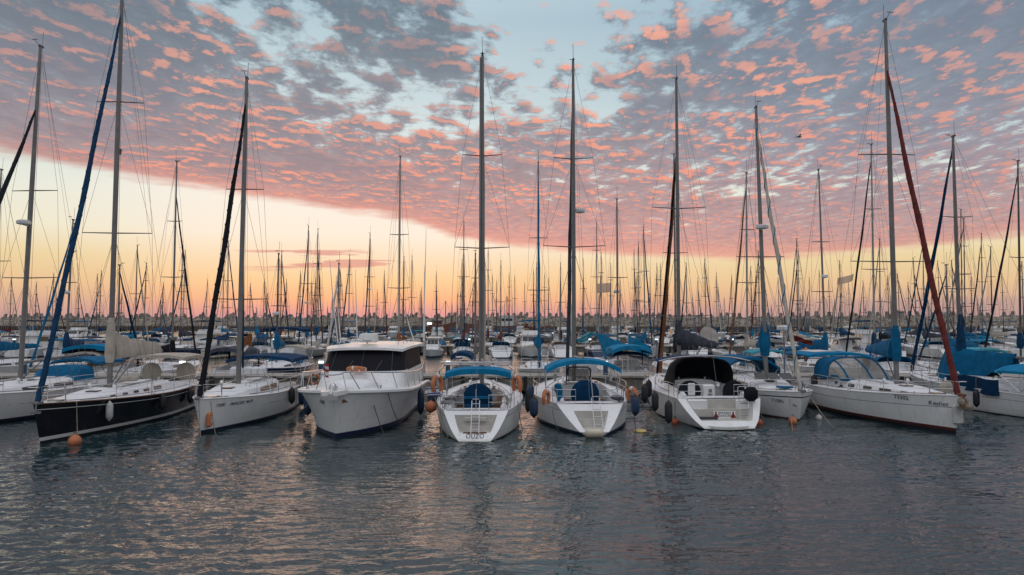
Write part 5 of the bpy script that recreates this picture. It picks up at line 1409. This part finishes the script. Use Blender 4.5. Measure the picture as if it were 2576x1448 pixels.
# ------------------------------------------------------------------ the rest of the marina
import copy
rnd = random.Random(21)
PROTO = {}
HULLS = {   # kind: (L, B, F, Fb, sr, sw, ov, hull, boot, cove)
 'small': (8.6, 2.9, .95, 1.2, .4, .75, .8, 'gelcoat', 'stripe_navy', None), 'mid': (10.6, 3.5, 1.1, 1.4, .7, .78, .9, 'gelcoat', 'stripe_navy', 'stripe_navy'),
 'long': (12.4, 3.9, 1.2, 1.5, .9, .8, .9, 'gelcoat', 'stripe_red', None), 'cream': (10.0, 3.3, 1.1, 1.4, -.2, .6, 1.2, 'hull_cream', 'stripe_red', 'stripe_navy'),
 'navy': (11.4, 3.6, 1.15, 1.45, .5, .75, 1.0, 'hull_navy', 'stripe_white', 'stripe_white'), 'grey': (9.8, 3.3, 1.0, 1.3, .3, .8, .9, 'hull_grey', 'stripe_navy', None)}
def base_boat(kind, name, label, cat, loc, rz, group):
    if kind not in PROTO:
        L, B, F, Fb, sr, sw, ov, hm, bo, cv = HULLS[kind]
        b = Boat(name, label, cat, loc, rz, group, L=L, B=B, F=F, Fb=Fb, Fs=F + .02, ov=ov, sr=sr, sw=sw, swl=.55, N=10)
        b.hull(hm, boot=bo, boot_z=(.05, .15), cove=cv)
        b.deck((sr + .5, L * .33, B * .24)); b.cabin(L * .34, L * .76, .45, .66, wins=((L * .38, L * .50, .25, .85), (L * .53, L * .64, .25, .85)), hatch=False)
        PROTO[kind] = (b, list(b.root.children))
        return b
    b0, kids = PROTO[kind]
    b = copy.copy(b0); b.root = empty(name, loc, rz); tag(b.root, label, cat, group)
    for k in kids: copy_tree(k, b.root)
    b.inv = (Matrix.Translation(Vector(loc)) @ Matrix.Rotation(rz, 4, 'Z')).inverted()
    b.cabin_o = next(c for c in b.root.children if c.name.startswith('cabin'))
    return b
CN = {'canvas_blue': 'blue', 'canvas_azure': 'azure', 'canvas_navy': 'navy', 'canvas_black': 'black', 'canvas_cream': 'cream', 'canvas_red': 'red', 'canvas_brown': 'brown', 'canvas_grey': 'grey', 'canvas_pale': 'pale teal', None: 'no'}
HN_ = {'small': 'small white', 'mid': 'white', 'long': 'long white', 'cream': 'cream', 'navy': 'navy-hulled', 'grey': 'grey'}
ROWS = {2: ('on the nearest pier', 'sailing boats moored beyond the nearest pier'), 3: ('before the second pier', 'sailing boats before the second pier'), 4: ('behind the second pier', 'sailing boats behind the second pier'),
        5: ('before the third pier', 'sailing boats before the third pier'), 6: ('behind the third pier', 'sailing boats behind the third pier'), 7: ('before the farthest pier', 'sailing boats before the farthest pier'), 8: ('under the breakwater', 'boats close under the breakwater')}
HULLK = ['mid', 'mid', 'long', 'small', 'mid', 'cream', 'navy', 'grey', 'long', 'small']
COVER = ['canvas_blue', 'canvas_blue', 'canvas_navy', 'canvas_azure', 'canvas_cream', 'canvas_black', 'canvas_grey', 'canvas_red', 'canvas_blue', None]
FURL = ['canvas_cream', 'canvas_blue', 'canvas_black', 'canvas_navy', 'canvas_navy', None, 'canvas_cream', 'canvas_red', None, 'canvas_grey']
def sail(row, px_, yt, edge, towards, idx, hk=None, cover='?', furl='?', deco=None, Hf=1.0):
    """edge: ground distance of the end nearest the camera; towards: 'N' bow near the camera, 'S' stern near it."""
    hk = hk or rnd.choice(HULLK); L = HULLS[hk][0]
    cover = rnd.choice(COVER) if cover == '?' else cover; furl = rnd.choice(FURL) if furl == '?' else furl
    mxf = .56
    Ym = edge + (L * (1 - mxf) if towards == 'N' else L * mxf)
    top = at(px_, yt, Y=Ym)
    x = top.x; yr = edge + L if towards == 'N' else edge
    yaw = R(rnd.uniform(-2, 2))
    where, group = ROWS[row]
    lab = '%s sloop, %s sail cover, %s headsail, %s from left %s' % (HN_[hk], CN[cover], CN[furl], ordinal(idx), where)
    rz = (HN if towards == 'N' else HS) + yaw
    x += math.sin(yaw) * L * mxf * (1 if towards == 'S' else -1) * 1.0
    b = base_boat(hk, 'sailboat', lab, 'sailboat', (x, yr, 0), rz, group)
    far = row >= 5
    H = top.z
    rmast = {2: .085, 3: .085, 4: .09, 5: .095, 6: .10, 7: .11, 8: .11}[row]
    spr = rnd.choice([((.42, .034 * H * 1.6), (.70, .034 * H)), ((.52, .055 * H),), ((.36, .05 * H), (.62, .042 * H)), ((.30, .05 * H), (.56, .045 * H), (.78, .03 * H))])
    b.rig(H, mx=L * mxf, rake=rnd.choice([0, .01, .02, .03]) , r=rmast, m=rnd.choice(['aluminium', 'aluminium', 'mast_dark', 'mast_white']) if row < 5 else rnd.choice(['mast_dark', 'aluminium']),
          spr=spr, furl=furl, furl_r={2: .06, 3: .065}.get(row, .075), furl_top=rnd.choice([.95, .93, .85]), boom=rnd.choice(['aluminium', 'mast_white']), boom_l=L * .34, boom_z=2.5 + rnd.uniform(0, .5),
          cover=(cover, rnd.uniform(.55, .9), .28, .2, rnd.randint(0, 99)) if cover else None, wires=True, head=True, fine={2: 1.2, 3: 1.5, 4: 1.6}.get(row, 2.0), boom_ang=R(rnd.uniform(-12, 12)), boom_up=rnd.uniform(0, .06))
    r_ = rnd.random() if deco is None else deco
    if r_ < .45: b.bimini(.4 + b.sr, L * .30, b.B * .40, 2.5 + rnd.uniform(0, .4), rnd.choice(['canvas_blue', 'canvas_azure', 'canvas_navy', 'canvas_cream', 'canvas_blue', 'canvas_pale']), frame=row < 4, legs=1.2)
    if .25 < r_ < .8: b.hood(L * .31, L * .42, b.B * .36, 1.4, 2.15, rnd.choice(['canvas_blue', 'canvas_navy', 'canvas_blue', 'canvas_grey', 'canvas_cream']))
    if row <= 3: b.guard(h=.55, r=.018, gap=2.5)
    if rnd.random() < .22 and row < 5: b.radar(lerp(5.5, H * .6, rnd.random()), .35, 0, rr=.28)
    return b
def motor_proto(kind):
    pass
MPROTO = {}
def motorboat(row, x, edge, towards, idx, kind=None, canopy=None):
    kind = kind or rnd.choice(['cruiser', 'pilothouse', 'open', 'fly', 'pilothouse', 'covered'])
    where, group = ROWS[row]; canopy = canopy or rnd.choice(['canvas_blue', 'canvas_azure', 'canvas_navy', 'canvas_cream', 'canvas_grey', 'canvas_blue'])
    L = {'cruiser': 9.5, 'pilothouse': 7.5, 'open': 6.5, 'fly': 11.5, 'covered': 8}[kind]
    nm = {'cruiser': 'white cabin cruiser with %s awning' , 'pilothouse': 'small white wheelhouse boat with %s cockpit cover', 'open': 'low open motorboat under a %s canopy', 'fly': 'white flybridge cruiser with %s top', 'covered': 'motorboat wrapped in a %s tarpaulin'}[kind] % CN[canopy]
    lab = '%s, %s from the left %s' % (nm, ordinal(idx), where)
    rz = (HN if towards == 'N' else HS) + R(rnd.uniform(-3, 3)); yr = edge + L if towards == 'N' else edge
    loc = (x, yr, 0); g = group.replace('sailing boats', 'motor boats')
    key = (kind, canopy)
    if key in MPROTO:
        r = copy_tree(MPROTO[key]); r.location = loc; r.rotation_euler = (0, 0, rz); tag(r, lab, 'motorboat', g); return r
    b = Boat('motorboat', lab, 'motorboat', loc, rz, g, L=L, B=L * .33, F=L * .105, Fb=L * .15, Fs=L * .095, ov=.8, sr=0, sw=.92, swl=.9, N=10, flare=1.4, tm=.5)
    b.hull('gelcoat', boot=rnd.choice(['stripe_navy', 'stripe_red']), boot_z=(.05, .18))
    b.deck((.4, L * .38, L * .12)); zf = b.F
    if kind == 'open':
        b.cabin(L * .42, L * .85, .25, .7, hatch=False); b.bimini(L * .1, L * .5, L * .14, zf + 1.7, canopy, crown=.2, legs=zf)
    elif kind == 'covered':
        b.cabin(L * .42, L * .85, .35, .7, hatch=False)
        MB().slab([[(x_, y * L * .16 * (1 - .5 * max(0, f - .5)), zf + z * (1 - .3 * f) + .08 * math.sin(f * 9 + y * 3)) for y, z in ((-1, .1), (-.8, .7), (-.3, 1.15), (.3, 1.15), (.8, .7), (1, .1))] for f, x_ in [(i / 7, lerp(.1, L * .62, i / 7)) for i in range(8)]], .03).build('tarpaulin', canopy, b.root, angle=60)
    else:
        hh = {'cruiser': 1.15, 'pilothouse': 1.5, 'fly': 1.45}[kind]
        b.cabin(L * .30, L * .86, .42, .74, hatch=False)
        x0, x1 = {'cruiser': (.30, .60), 'pilothouse': (.34, .62), 'fly': (.20, .62)}[kind]; x0 *= L; x1 *= L; w_ = L * .125; z0 = zf + .3
        H_ = MB().loft([[(x0, -w_, z0), (x1 + .5, -w_ * .95, z0), (x1 + .5, w_ * .95, z0), (x0, w_, z0)], [(x0 + .05, -w_ * .92, z0 + hh), (x1 - .25, -w_ * .82, z0 + hh), (x1 - .25, w_ * .82, z0 + hh), (x0 + .05, w_ * .92, z0 + hh)]]).build('deckhouse', 'gelcoat', b.root)
        wz0, wz1 = .45, .88
        P = lambda f, y: Vector((lerp(x1 + .5, x1 - .25, f) + .015, y * lerp(w_ * .95, w_ * .82, f), z0 + hh * f))
        for y0, y1 in ((-.9, -.32), (-.28, .28), (.32, .9)): MB().slab([[P(wz0, y) for y in (y0, y1)], [P(wz1, y) for y in (y0, y1)]], .02, d=(-1, 0, 0)).build('window', 'glass_dark', H_)
        for sd in (1, -1):
            Q = lambda f, g: Vector((lerp(x0 + .2, lerp(x1 + .3, x1 - .3, f), g), sd * (lerp(w_ * lerp(1, .95, g), w_ * lerp(.92, .82, g), f) + .012), z0 + hh * f))
            for g0, g1 in ((.03, .45), (.5, .93)): MB().slab([[Q(wz0, g) for g in (g0, g1)], [Q(wz1, g) for g in (g0, g1)]], .02, d=(0, -sd, 0)).build('window', 'glass_dark', H_)
        MB().box(((x0 + x1) / 2 - .2, 0, z0 + hh + .04), (x1 - x0 + .5, w_ * 2.05, .08), bev=.03).build('roof', 'gelcoat', b.root)
        if kind == 'fly':
            MB().box(((x0 + x1) / 2 + .2, 0, z0 + hh + .38), ((x1 - x0) * .6, w_ * 1.7, .6), taper=.94, bev=.05).build('flybridge', 'gelcoat', b.root)
            b.bimini(x0, x1 - .5, w_ * .9, z0 + hh + 2.2, canopy, crown=.12, legs=z0 + hh)
        else: b.bimini(L * .04, x0, w_, z0 + hh + .1, canopy, crown=.12, legs=zf)
    MB().tube([(L * .72, s_ * b.half(L * .72) * .9, b.zs(L * .72) + .55) for s_ in (1,)] + [(L * .9, b.half(L * .9) * .8, b.zs(L * .9) + .55), (L, 0, b.zs(L) + .55), (L * .9, -b.half(L * .9) * .8, b.zs(L * .9) + .55), (L * .72, -b.half(L * .72) * .9, b.zs(L * .72) + .55)], .02, 4).build('pulpit', 'steel', b.root)
    MB().tube([(.1, 0, zf), (0, 0, zf + 1.4)], .015, 4).build('flagstaff', 'steel', b.root)
    MPROTO[key] = b.root
    return b.root

# mast tops read off the photograph: (x, y) of each in the 2576 px wide picture, with heading and colours where they show
R2 = [(3, 428, 'N', 'long', 'canvas_blue', 'canvas_blue', .9), (177, 553, 'N', 'cream', 'canvas_navy', 'canvas_blue', .3), (445, 408, 'S', 'mid', 'canvas_black', 'canvas_black', .9), (700, 640, 'N', 'navy', 'canvas_blue', None, .3),
      (1007, 397, 'S', 'mid', 'canvas_brown', None, .9), (1196, 640, 'N', 'mid', None, None, .5), (1354, 408, 'N', 'mid', 'canvas_blue', 'canvas_blue', .1), (1551, 505, 'S', 'mid', 'canvas_azure', None, .1),
      (1694, 392, 'S', 'long', 'canvas_black', 'canvas_brown', .9), (1872, 440, 'S', 'mid', 'canvas_cream', 'canvas_brown', .3), (2066, 425, 'N', 'long', 'canvas_blue', None, .1), (2186, 368, 'S', 'long', 'canvas_navy', 'canvas_black', .6),
      (2549, 410, 'S', 'mid', 'canvas_navy', 'canvas_black', .9)]
MASTS = [(135, 690), (142, 741), (247, 691), (253, 683), (306, 741), (346, 619), (366, 663), (459, 629), (464, 632), (577, 609), (562, 681), (630, 715), (665, 705), (709, 634), (720, 704), (755, 684), (776, 570), (784, 709), (793, 701), (800, 578),
         (804, 631), (856, 681), (879, 644), (930, 590), (949, 731), (967, 684), (1016, 649), (1036, 646), (1061, 725), (1098, 686), (1151, 739), (1163, 656), (1167, 560), (1228, 628), (1239, 694), (1249, 706), (1281, 688), (1295, 695), (1342, 679),
         (1350, 664), (1410, 664), (1434, 649), (1467, 653), (1500, 565), (1512, 638), (1536, 665), (1596, 630), (1606, 613), (1602, 690), (1620, 570), (1652, 665), (1662, 665), (1702, 658), (1726, 665), (1774, 654), (1802, 689), (1808, 728), (1889, 674),
         (1900, 699), (1906, 635), (1958, 701), (2001, 604), (2006, 635), (2060, 683), (2086, 705), (2111, 658), (2116, 709), (2171, 709), (2208, 604), (2234, 695), (2301, 650), (2318, 600), (2341, 709), (2361, 658), (2394, 656), (2410, 530), (2418, 552), (2463, 590), (2488, 623),
         (1370, 690), (1380, 700), (1560, 700), (1635, 700), (1680, 705), (1756, 700), (1840, 695), (1925, 712), (2035, 700), (2135, 712), (2260, 690), (2285, 712), (2325, 700), (2440, 700), (2520, 690), (2570, 660), (30, 700), (92, 712), (200, 715), (410, 712), (520, 705), (1190, 712), (1214, 720), (1260, 660), (1320, 712)]
EDGE = {3: 91.0, 4: 106.8, 5: 154.0, 6: 170.0, 7: 218.0, 8: 234.5}
occ = {r: [] for r in range(2, 9)}                    # (x, half width) taken in each row
plan = {r: [] for r in range(2, 9)}
for px_, yt, d, hk, cv, fu, dc in R2: plan[2].append((px_, yt, d, hk, cv, fu, dc))
for px_, yt in sorted(MASTS, key=lambda q: q[1]):
    best = None
    for r in (3, 4, 5, 6, 7, 8):
        Y = EDGE[r] + 5; H = at(px_, yt, Y=Y).z; x = at(px_, yt, Y=Y).x
        want = 15.5
        pen = abs(H - want) + (50 if H < 9.5 or H > 21.8 else 0) + sum(12 for o_ in occ[r] if abs(o_ - x) < 3.9)
        if r >= 7 and px_ < 700: pen += 20
        if best is None or pen < best[0]: best = (pen, r, x)
    occ[best[1]].append(best[2]); plan[best[1]].append((px_, yt, None, None, '?', '?', None))
def xrow(r, px_): return at(px_, 830, Y=EDGE.get(r, 50) + 5).x
# fillers between them
for r in range(2, 9):
    e0 = EDGE.get(r, 49.6)
    ents = [(at(q[0], q[1], Y=e0 + 5).x, 'sail', q) for q in plan[r]]
    xs = sorted([e_[0] for e_ in ents]); lim = (e0 + 5) * .80
    xs = [-lim - 4] + xs + [lim + 4]
    gapmin = {2: 4.2, 3: 4.0, 4: 4.0, 5: 4.4, 6: 4.5, 7: 4.8, 8: 5.5}[r]
    for a, b in zip(xs[:-1], xs[1:]):
        n = int((b - a) / gapmin) - 1
        for i in range(n):
            x = lerp(a, b, (i + 1) / (n + 1)); pxx = CX + x / (e0 + 5) * FPX
            if r == 2 and (1050 < pxx < 1150 or 1270 < pxx < 1330): continue
            if r == 3 and 1075 < pxx < 1150: continue
            if r in (5,) and 930 < pxx < 1080 or (r in (7, 8) and pxx < 1000 and rnd.random() < .8): continue
            if rnd.random() < {2: .0, 3: .03, 4: .04, 5: .06, 6: .1, 7: .15, 8: .2}[r]: continue
            ents.append((x, rnd.choice(['motor', 'motor', 'motor', 'low']) if r > 2 else rnd.choice(['motor', 'low']), None))
    ents.sort(key=lambda q: q[0]); k = 0
    for x, kind, q in ents:
        k += 1
        if kind == 'sail':
            px_, yt, d, hk, cv, fu, dc = q
            sail(r, px_, yt, e0 + rnd.uniform(0, 1), d or rnd.choice('NS'), k, hk, cv, fu, dc)
        elif kind == 'motor': motorboat(r, x, e0 + rnd.uniform(0, 3), rnd.choice('NS'), k)
        else:
            d = rnd.choice('NS'); Ym = e0 + 5
            yt = rnd.uniform(735, 785) if r > 2 else rnd.uniform(640, 700)
            sail(r, CX + x / Ym * FPX, yt, e0 + rnd.uniform(0, 1), d, k, rnd.choice(['small', 'mid', 'grey']))

# particular boats that show between the front ones
def dress(px_, Y, fn_):
    best_ = min((o for o in C.objects if o.parent is None and o.get('category') == 'sailboat' and 48 < o.location.y < 66), key=lambda o: abs(o.location.x - at(px_, 850, Y=56).x))
    fn_(best_)
def near_sail(px_, label, **k):
    pass
def deckhouse_boat(px0, px1, Y, label, hm, dm, can, zt, under='canvas_navy', L=10.5, frame=True, cloth=None, F=1.2):
    a, b_ = at(px0, 850, Y=Y), at(px1, 850, Y=Y); W_d = b_.x - a.x
    s = Boat('motorboat', label, 'motorboat', ((a.x + b_.x) / 2, Y, 0), HS, 'odd craft beyond the nearest pier', L=L, B=min(W_d * 1.05, 4.2), F=F, Fb=F + .3, Fs=F, ov=.9, sr=.2, sw=.85, swl=.7, N=12)
    s.hull(hm, boot='stripe_navy', boot_z=(.05, .15)); s.deck((.6, 3.0, s.B * .3)); s.cabin(3.2, 7.6, .6, .72, m=dm, wins=((3.8, 5.0, .25, .85), (5.3, 6.5, .25, .85)), hatch=False)
    s.bimini(.3, 4.2, W_d / 2, zt, can, crown=.3, drop=.35, legs=F, under=under, val=.25)
    if cloth: MB().slab([[(x_, sd_, z_) for sd_, z_ in ((-W_d / 2, F), (-W_d / 2, zt - .3), (0, zt - .05), (W_d / 2, zt - .3), (W_d / 2, F))] for x_ in (3.9, 4.3)], .03).build('side_curtain', cloth, s.root)
    s.guard(h=.55)
    return s
deckhouse_boat(150, 272, 50.2, 'wooden-decked boat under a bright azure awning behind the black-hulled sloop', 'gelcoat', 'varnish', 'canvas_azure', 3.15, cloth='canvas_brown')
deckhouse_boat(520, 600, 50.4, 'boat with black side curtains behind the bow of the sloop marked 72081', 'gelcoat', 'gelcoat', 'canvas_grey', 2.95, cloth='canvas_black')
deckhouse_boat(1545, 1642, 50.0, 'boat under a blue scalloped canopy with aluminium ladder, left of the black-hooded sloop', 'gelcoat', 'gelcoat', 'canvas_azure', 3.1, cloth='canvas_navy').ladder((.2, .6, 2.1), (0, .6, 1.2), .4, 4)
deckhouse_boat(1132, 1186, 50.4, 'white boat with cream fender bag and navy hood left of the tall middle mast', 'gelcoat', 'gelcoat', 'canvas_navy', 2.6, L=9)
deckhouse_boat(652, 760, 88.6, 'boat inside a navy tent with a clear window beyond the near row', 'gelcoat', 'canvas_navy', 'canvas_navy', 4.2, cloth='canvas_navy', F=1.6, L=11)
sd_ = Boat('sailboat', 'white sloop lying broadside beyond the pier, two fenders along her side', 'sailboat', (at(1415, 880, Y=63).x, 64, 0), R(-4), None, L=5.6, B=2.2, F=1.15, Fb=1.4, Fs=1.1, ov=.4, sr=.2, sw=.8, swl=.6, N=14)
sd_.hull('gelcoat', boot='stripe_navy'); sd_.deck(); sd_.cabin(1.0, 4.4, .4, .6, hatch=False, wins=((1.4, 2.4, .3, .8), (2.7, 3.5, .3, .8)))
def tatter(pts, th, m_, label, name='loose_sail', cat='sail'):
    c = sum((Vector(p) for p in pts), Vector()) / len(pts)
    n = 6; A, B_, C_, D_ = [Vector(p) for p in pts]
    g = [[A.lerp(B_, u_ / n).lerp(D_.lerp(C_, u_ / n), v_ / n) - c + Vector((0, .12 * math.sin(u_ * 2.1 + v_), .05 * math.sin(v_ * 2 + u_))) for v_ in range(n + 1)] for u_ in range(n + 1)]
    o = MB().slab(g, th, d=(0, 1, 0)).build(name, m_, None, loc=c, angle=60); tag(o, label, cat, 'torn and slumped sails'); return o
W4 = lambda Y, *ps: [at(x_, y_, Y=Y) for x_, y_ in ps]
tatter(W4(58, (1500, 838), (1580, 868), (1552, 880), (1524, 912)), .03, 'canvas_azure', 'azure sail cloth hanging loose beside the broadside sloop')
tatter(W4(60, (1582, 846), (1640, 872), (1632, 896), (1578, 880)), .03, 'canvas_azure', 'bundled azure sail above the blue scalloped canopy')
tatter(W4(66, (1476, 838), (1504, 836), (1470, 862), (1442, 862)), .03, 'canvas_pale', 'faded teal cloth slung over the broadside sloop')
tatter(W4(62, (592, 862), (632, 838), (636, 868), (598, 882)), .05, 'canvas_brown', 'rust-brown sail slumped behind the mast of the sloop marked 72081')
tatter(W4(58, (1012, 838), (1030, 862), (1034, 884), (1006, 880)), .05, 'canvas_brown', 'brown mast cover above the hardtop of the motor yacht')
tatter(W4(60, (1340, 852), (1362, 848), (1366, 868), (1344, 872)), .2, 'canvas_blue', 'blue bag lashed at a mast foot between the stern-on sloops')
tatter(W4(54, (1985, 842), (2045, 858), (2045, 868), (1985, 858)), .1, 'canvas_red', 'long red kayak cover behind the striped headsail')
# tilted dish
q = at(1782, 848, Y=62); ds = empty('dish_antenna', tuple(q)); tag(ds, 'big grey dish tilted to the sky behind the slumped grey sail', 'antenna'); ds.rotation_euler = (R(60), R(25), 0)
MB().lathe([(.9, .25), (.6, .1), (.05, 0), (.05, -.03), (.6, .06), (.92, .22)], 18).build('dish', 'concrete', ds); MB().tube([(0, 0, 0), (-.3, -1.6, -.9)], .06, 6).build('mount', 'mast_dark', ds)
q = at(1929, 856, Y=58); rr_ = MB()
rr_.add([(.42, 0, 0), (-.42, 0, 0), (0, .42, 0), (0, -.42, 0), (0, 0, .42), (0, 0, -.42)], [(0, 2, 4), (2, 1, 4), (1, 3, 4), (3, 0, 4), (2, 0, 5), (1, 2, 5), (3, 1, 5), (0, 3, 5)])
tag(rr_.build('radar_reflector', 'concrete', None, loc=q, angle=10), 'grey diamond-shaped radar reflector left of the blue mast cover', 'reflector')

# white cruiser on its own in front of the second pier
q = at(1089, 850, Y=97); motorboat(3, q.x, 93, 'N', 1, 'pilothouse', 'canvas_cream')['label'] = 'white wheelhouse cruiser facing the open water right of the bright lamp pole'
# old wooden hulls by the breakwater
def ship(px0, px1, Y, F, lab, hm='hull_red', house=None, mast=None):
    a, b = at(px0, 820, Y=Y), at(px1, 820, Y=Y); L = b.x - a.x
    s = Boat('wooden_ship', lab, 'ship', (a.x, Y, 0), 0, 'old wooden ships by the breakwater', L=L, B=L * .3, F=F, Fb=F * 1.35, Fs=F * 1.25, ov=1.5, sr=-.8, sw=.7, swl=.5, N=14)
    s.hull(hm, boot='antifoul', boot_z=(.05, .3), foul='antifoul_red'); s.deck(None, 'teak'); 
    if house: 
        MB().box((L * house[0], 0, F + house[2] / 2), (house[1], L * .18, house[2]), bev=.08).build('wheelhouse', house[3], s.root)
        MB().box((L * house[0], 0, F + house[2] + .1), (house[1] + .6, L * .2, .2), bev=.05).build('roof', house[3], s.root)
        for i in range(3):
            MB().box((L * house[0] + (i - 1) * house[1] * .3, -L * .09 - .02, F + house[2] * .62), (house[1] * .2, .04, house[2] * .25)).build('window', 'glass_dark', s.root)
    for fx, h_ in (mast or ()):
        mo_ = MB().tube([(L * fx, 0, F), (L * fx, 0, h_)], .16, 6).build('mast', 'mast_wood', s.root); MB().tube([(L * fx, 0, F + 2), (L * fx - 4, 0, F + 2.6)], .12, 6).build('boom', 'mast_wood', s.root)
        for d_ in (-4, 4): MB().tube([(L * fx, 0, h_), (L * fx + d_, 0, F)], .04, 4).build('stay', 'wire', s.root)
    return s
ship(1085, 1150, 258, 4.0, 'rust-red wooden ship lying side-on behind the lamp pole', house=(.25, 3, 1.4, 'hull_red'), mast=((.55, 13),))
ship(1168, 1232, 262, 4.3, 'rust-brown wooden ship side-on, left of the white wheelhouse', house=(.7, 4, 1.2, 'varnish'))
ship(1236, 1330, 266, 3.4, 'red-hulled workboat with tall white wheelhouse by the breakwater', house=(.42, 5.2, 4.0, 'plastic_white'), mast=((.42, 15),))
ship(1330, 1385, 268, 3.0, 'long low red hull beside the white wheelhouse workboat')
ship(1560, 1600, 262, 2.2, 'cream and yellow wooden boat low under the boulders', 'hull_cream')
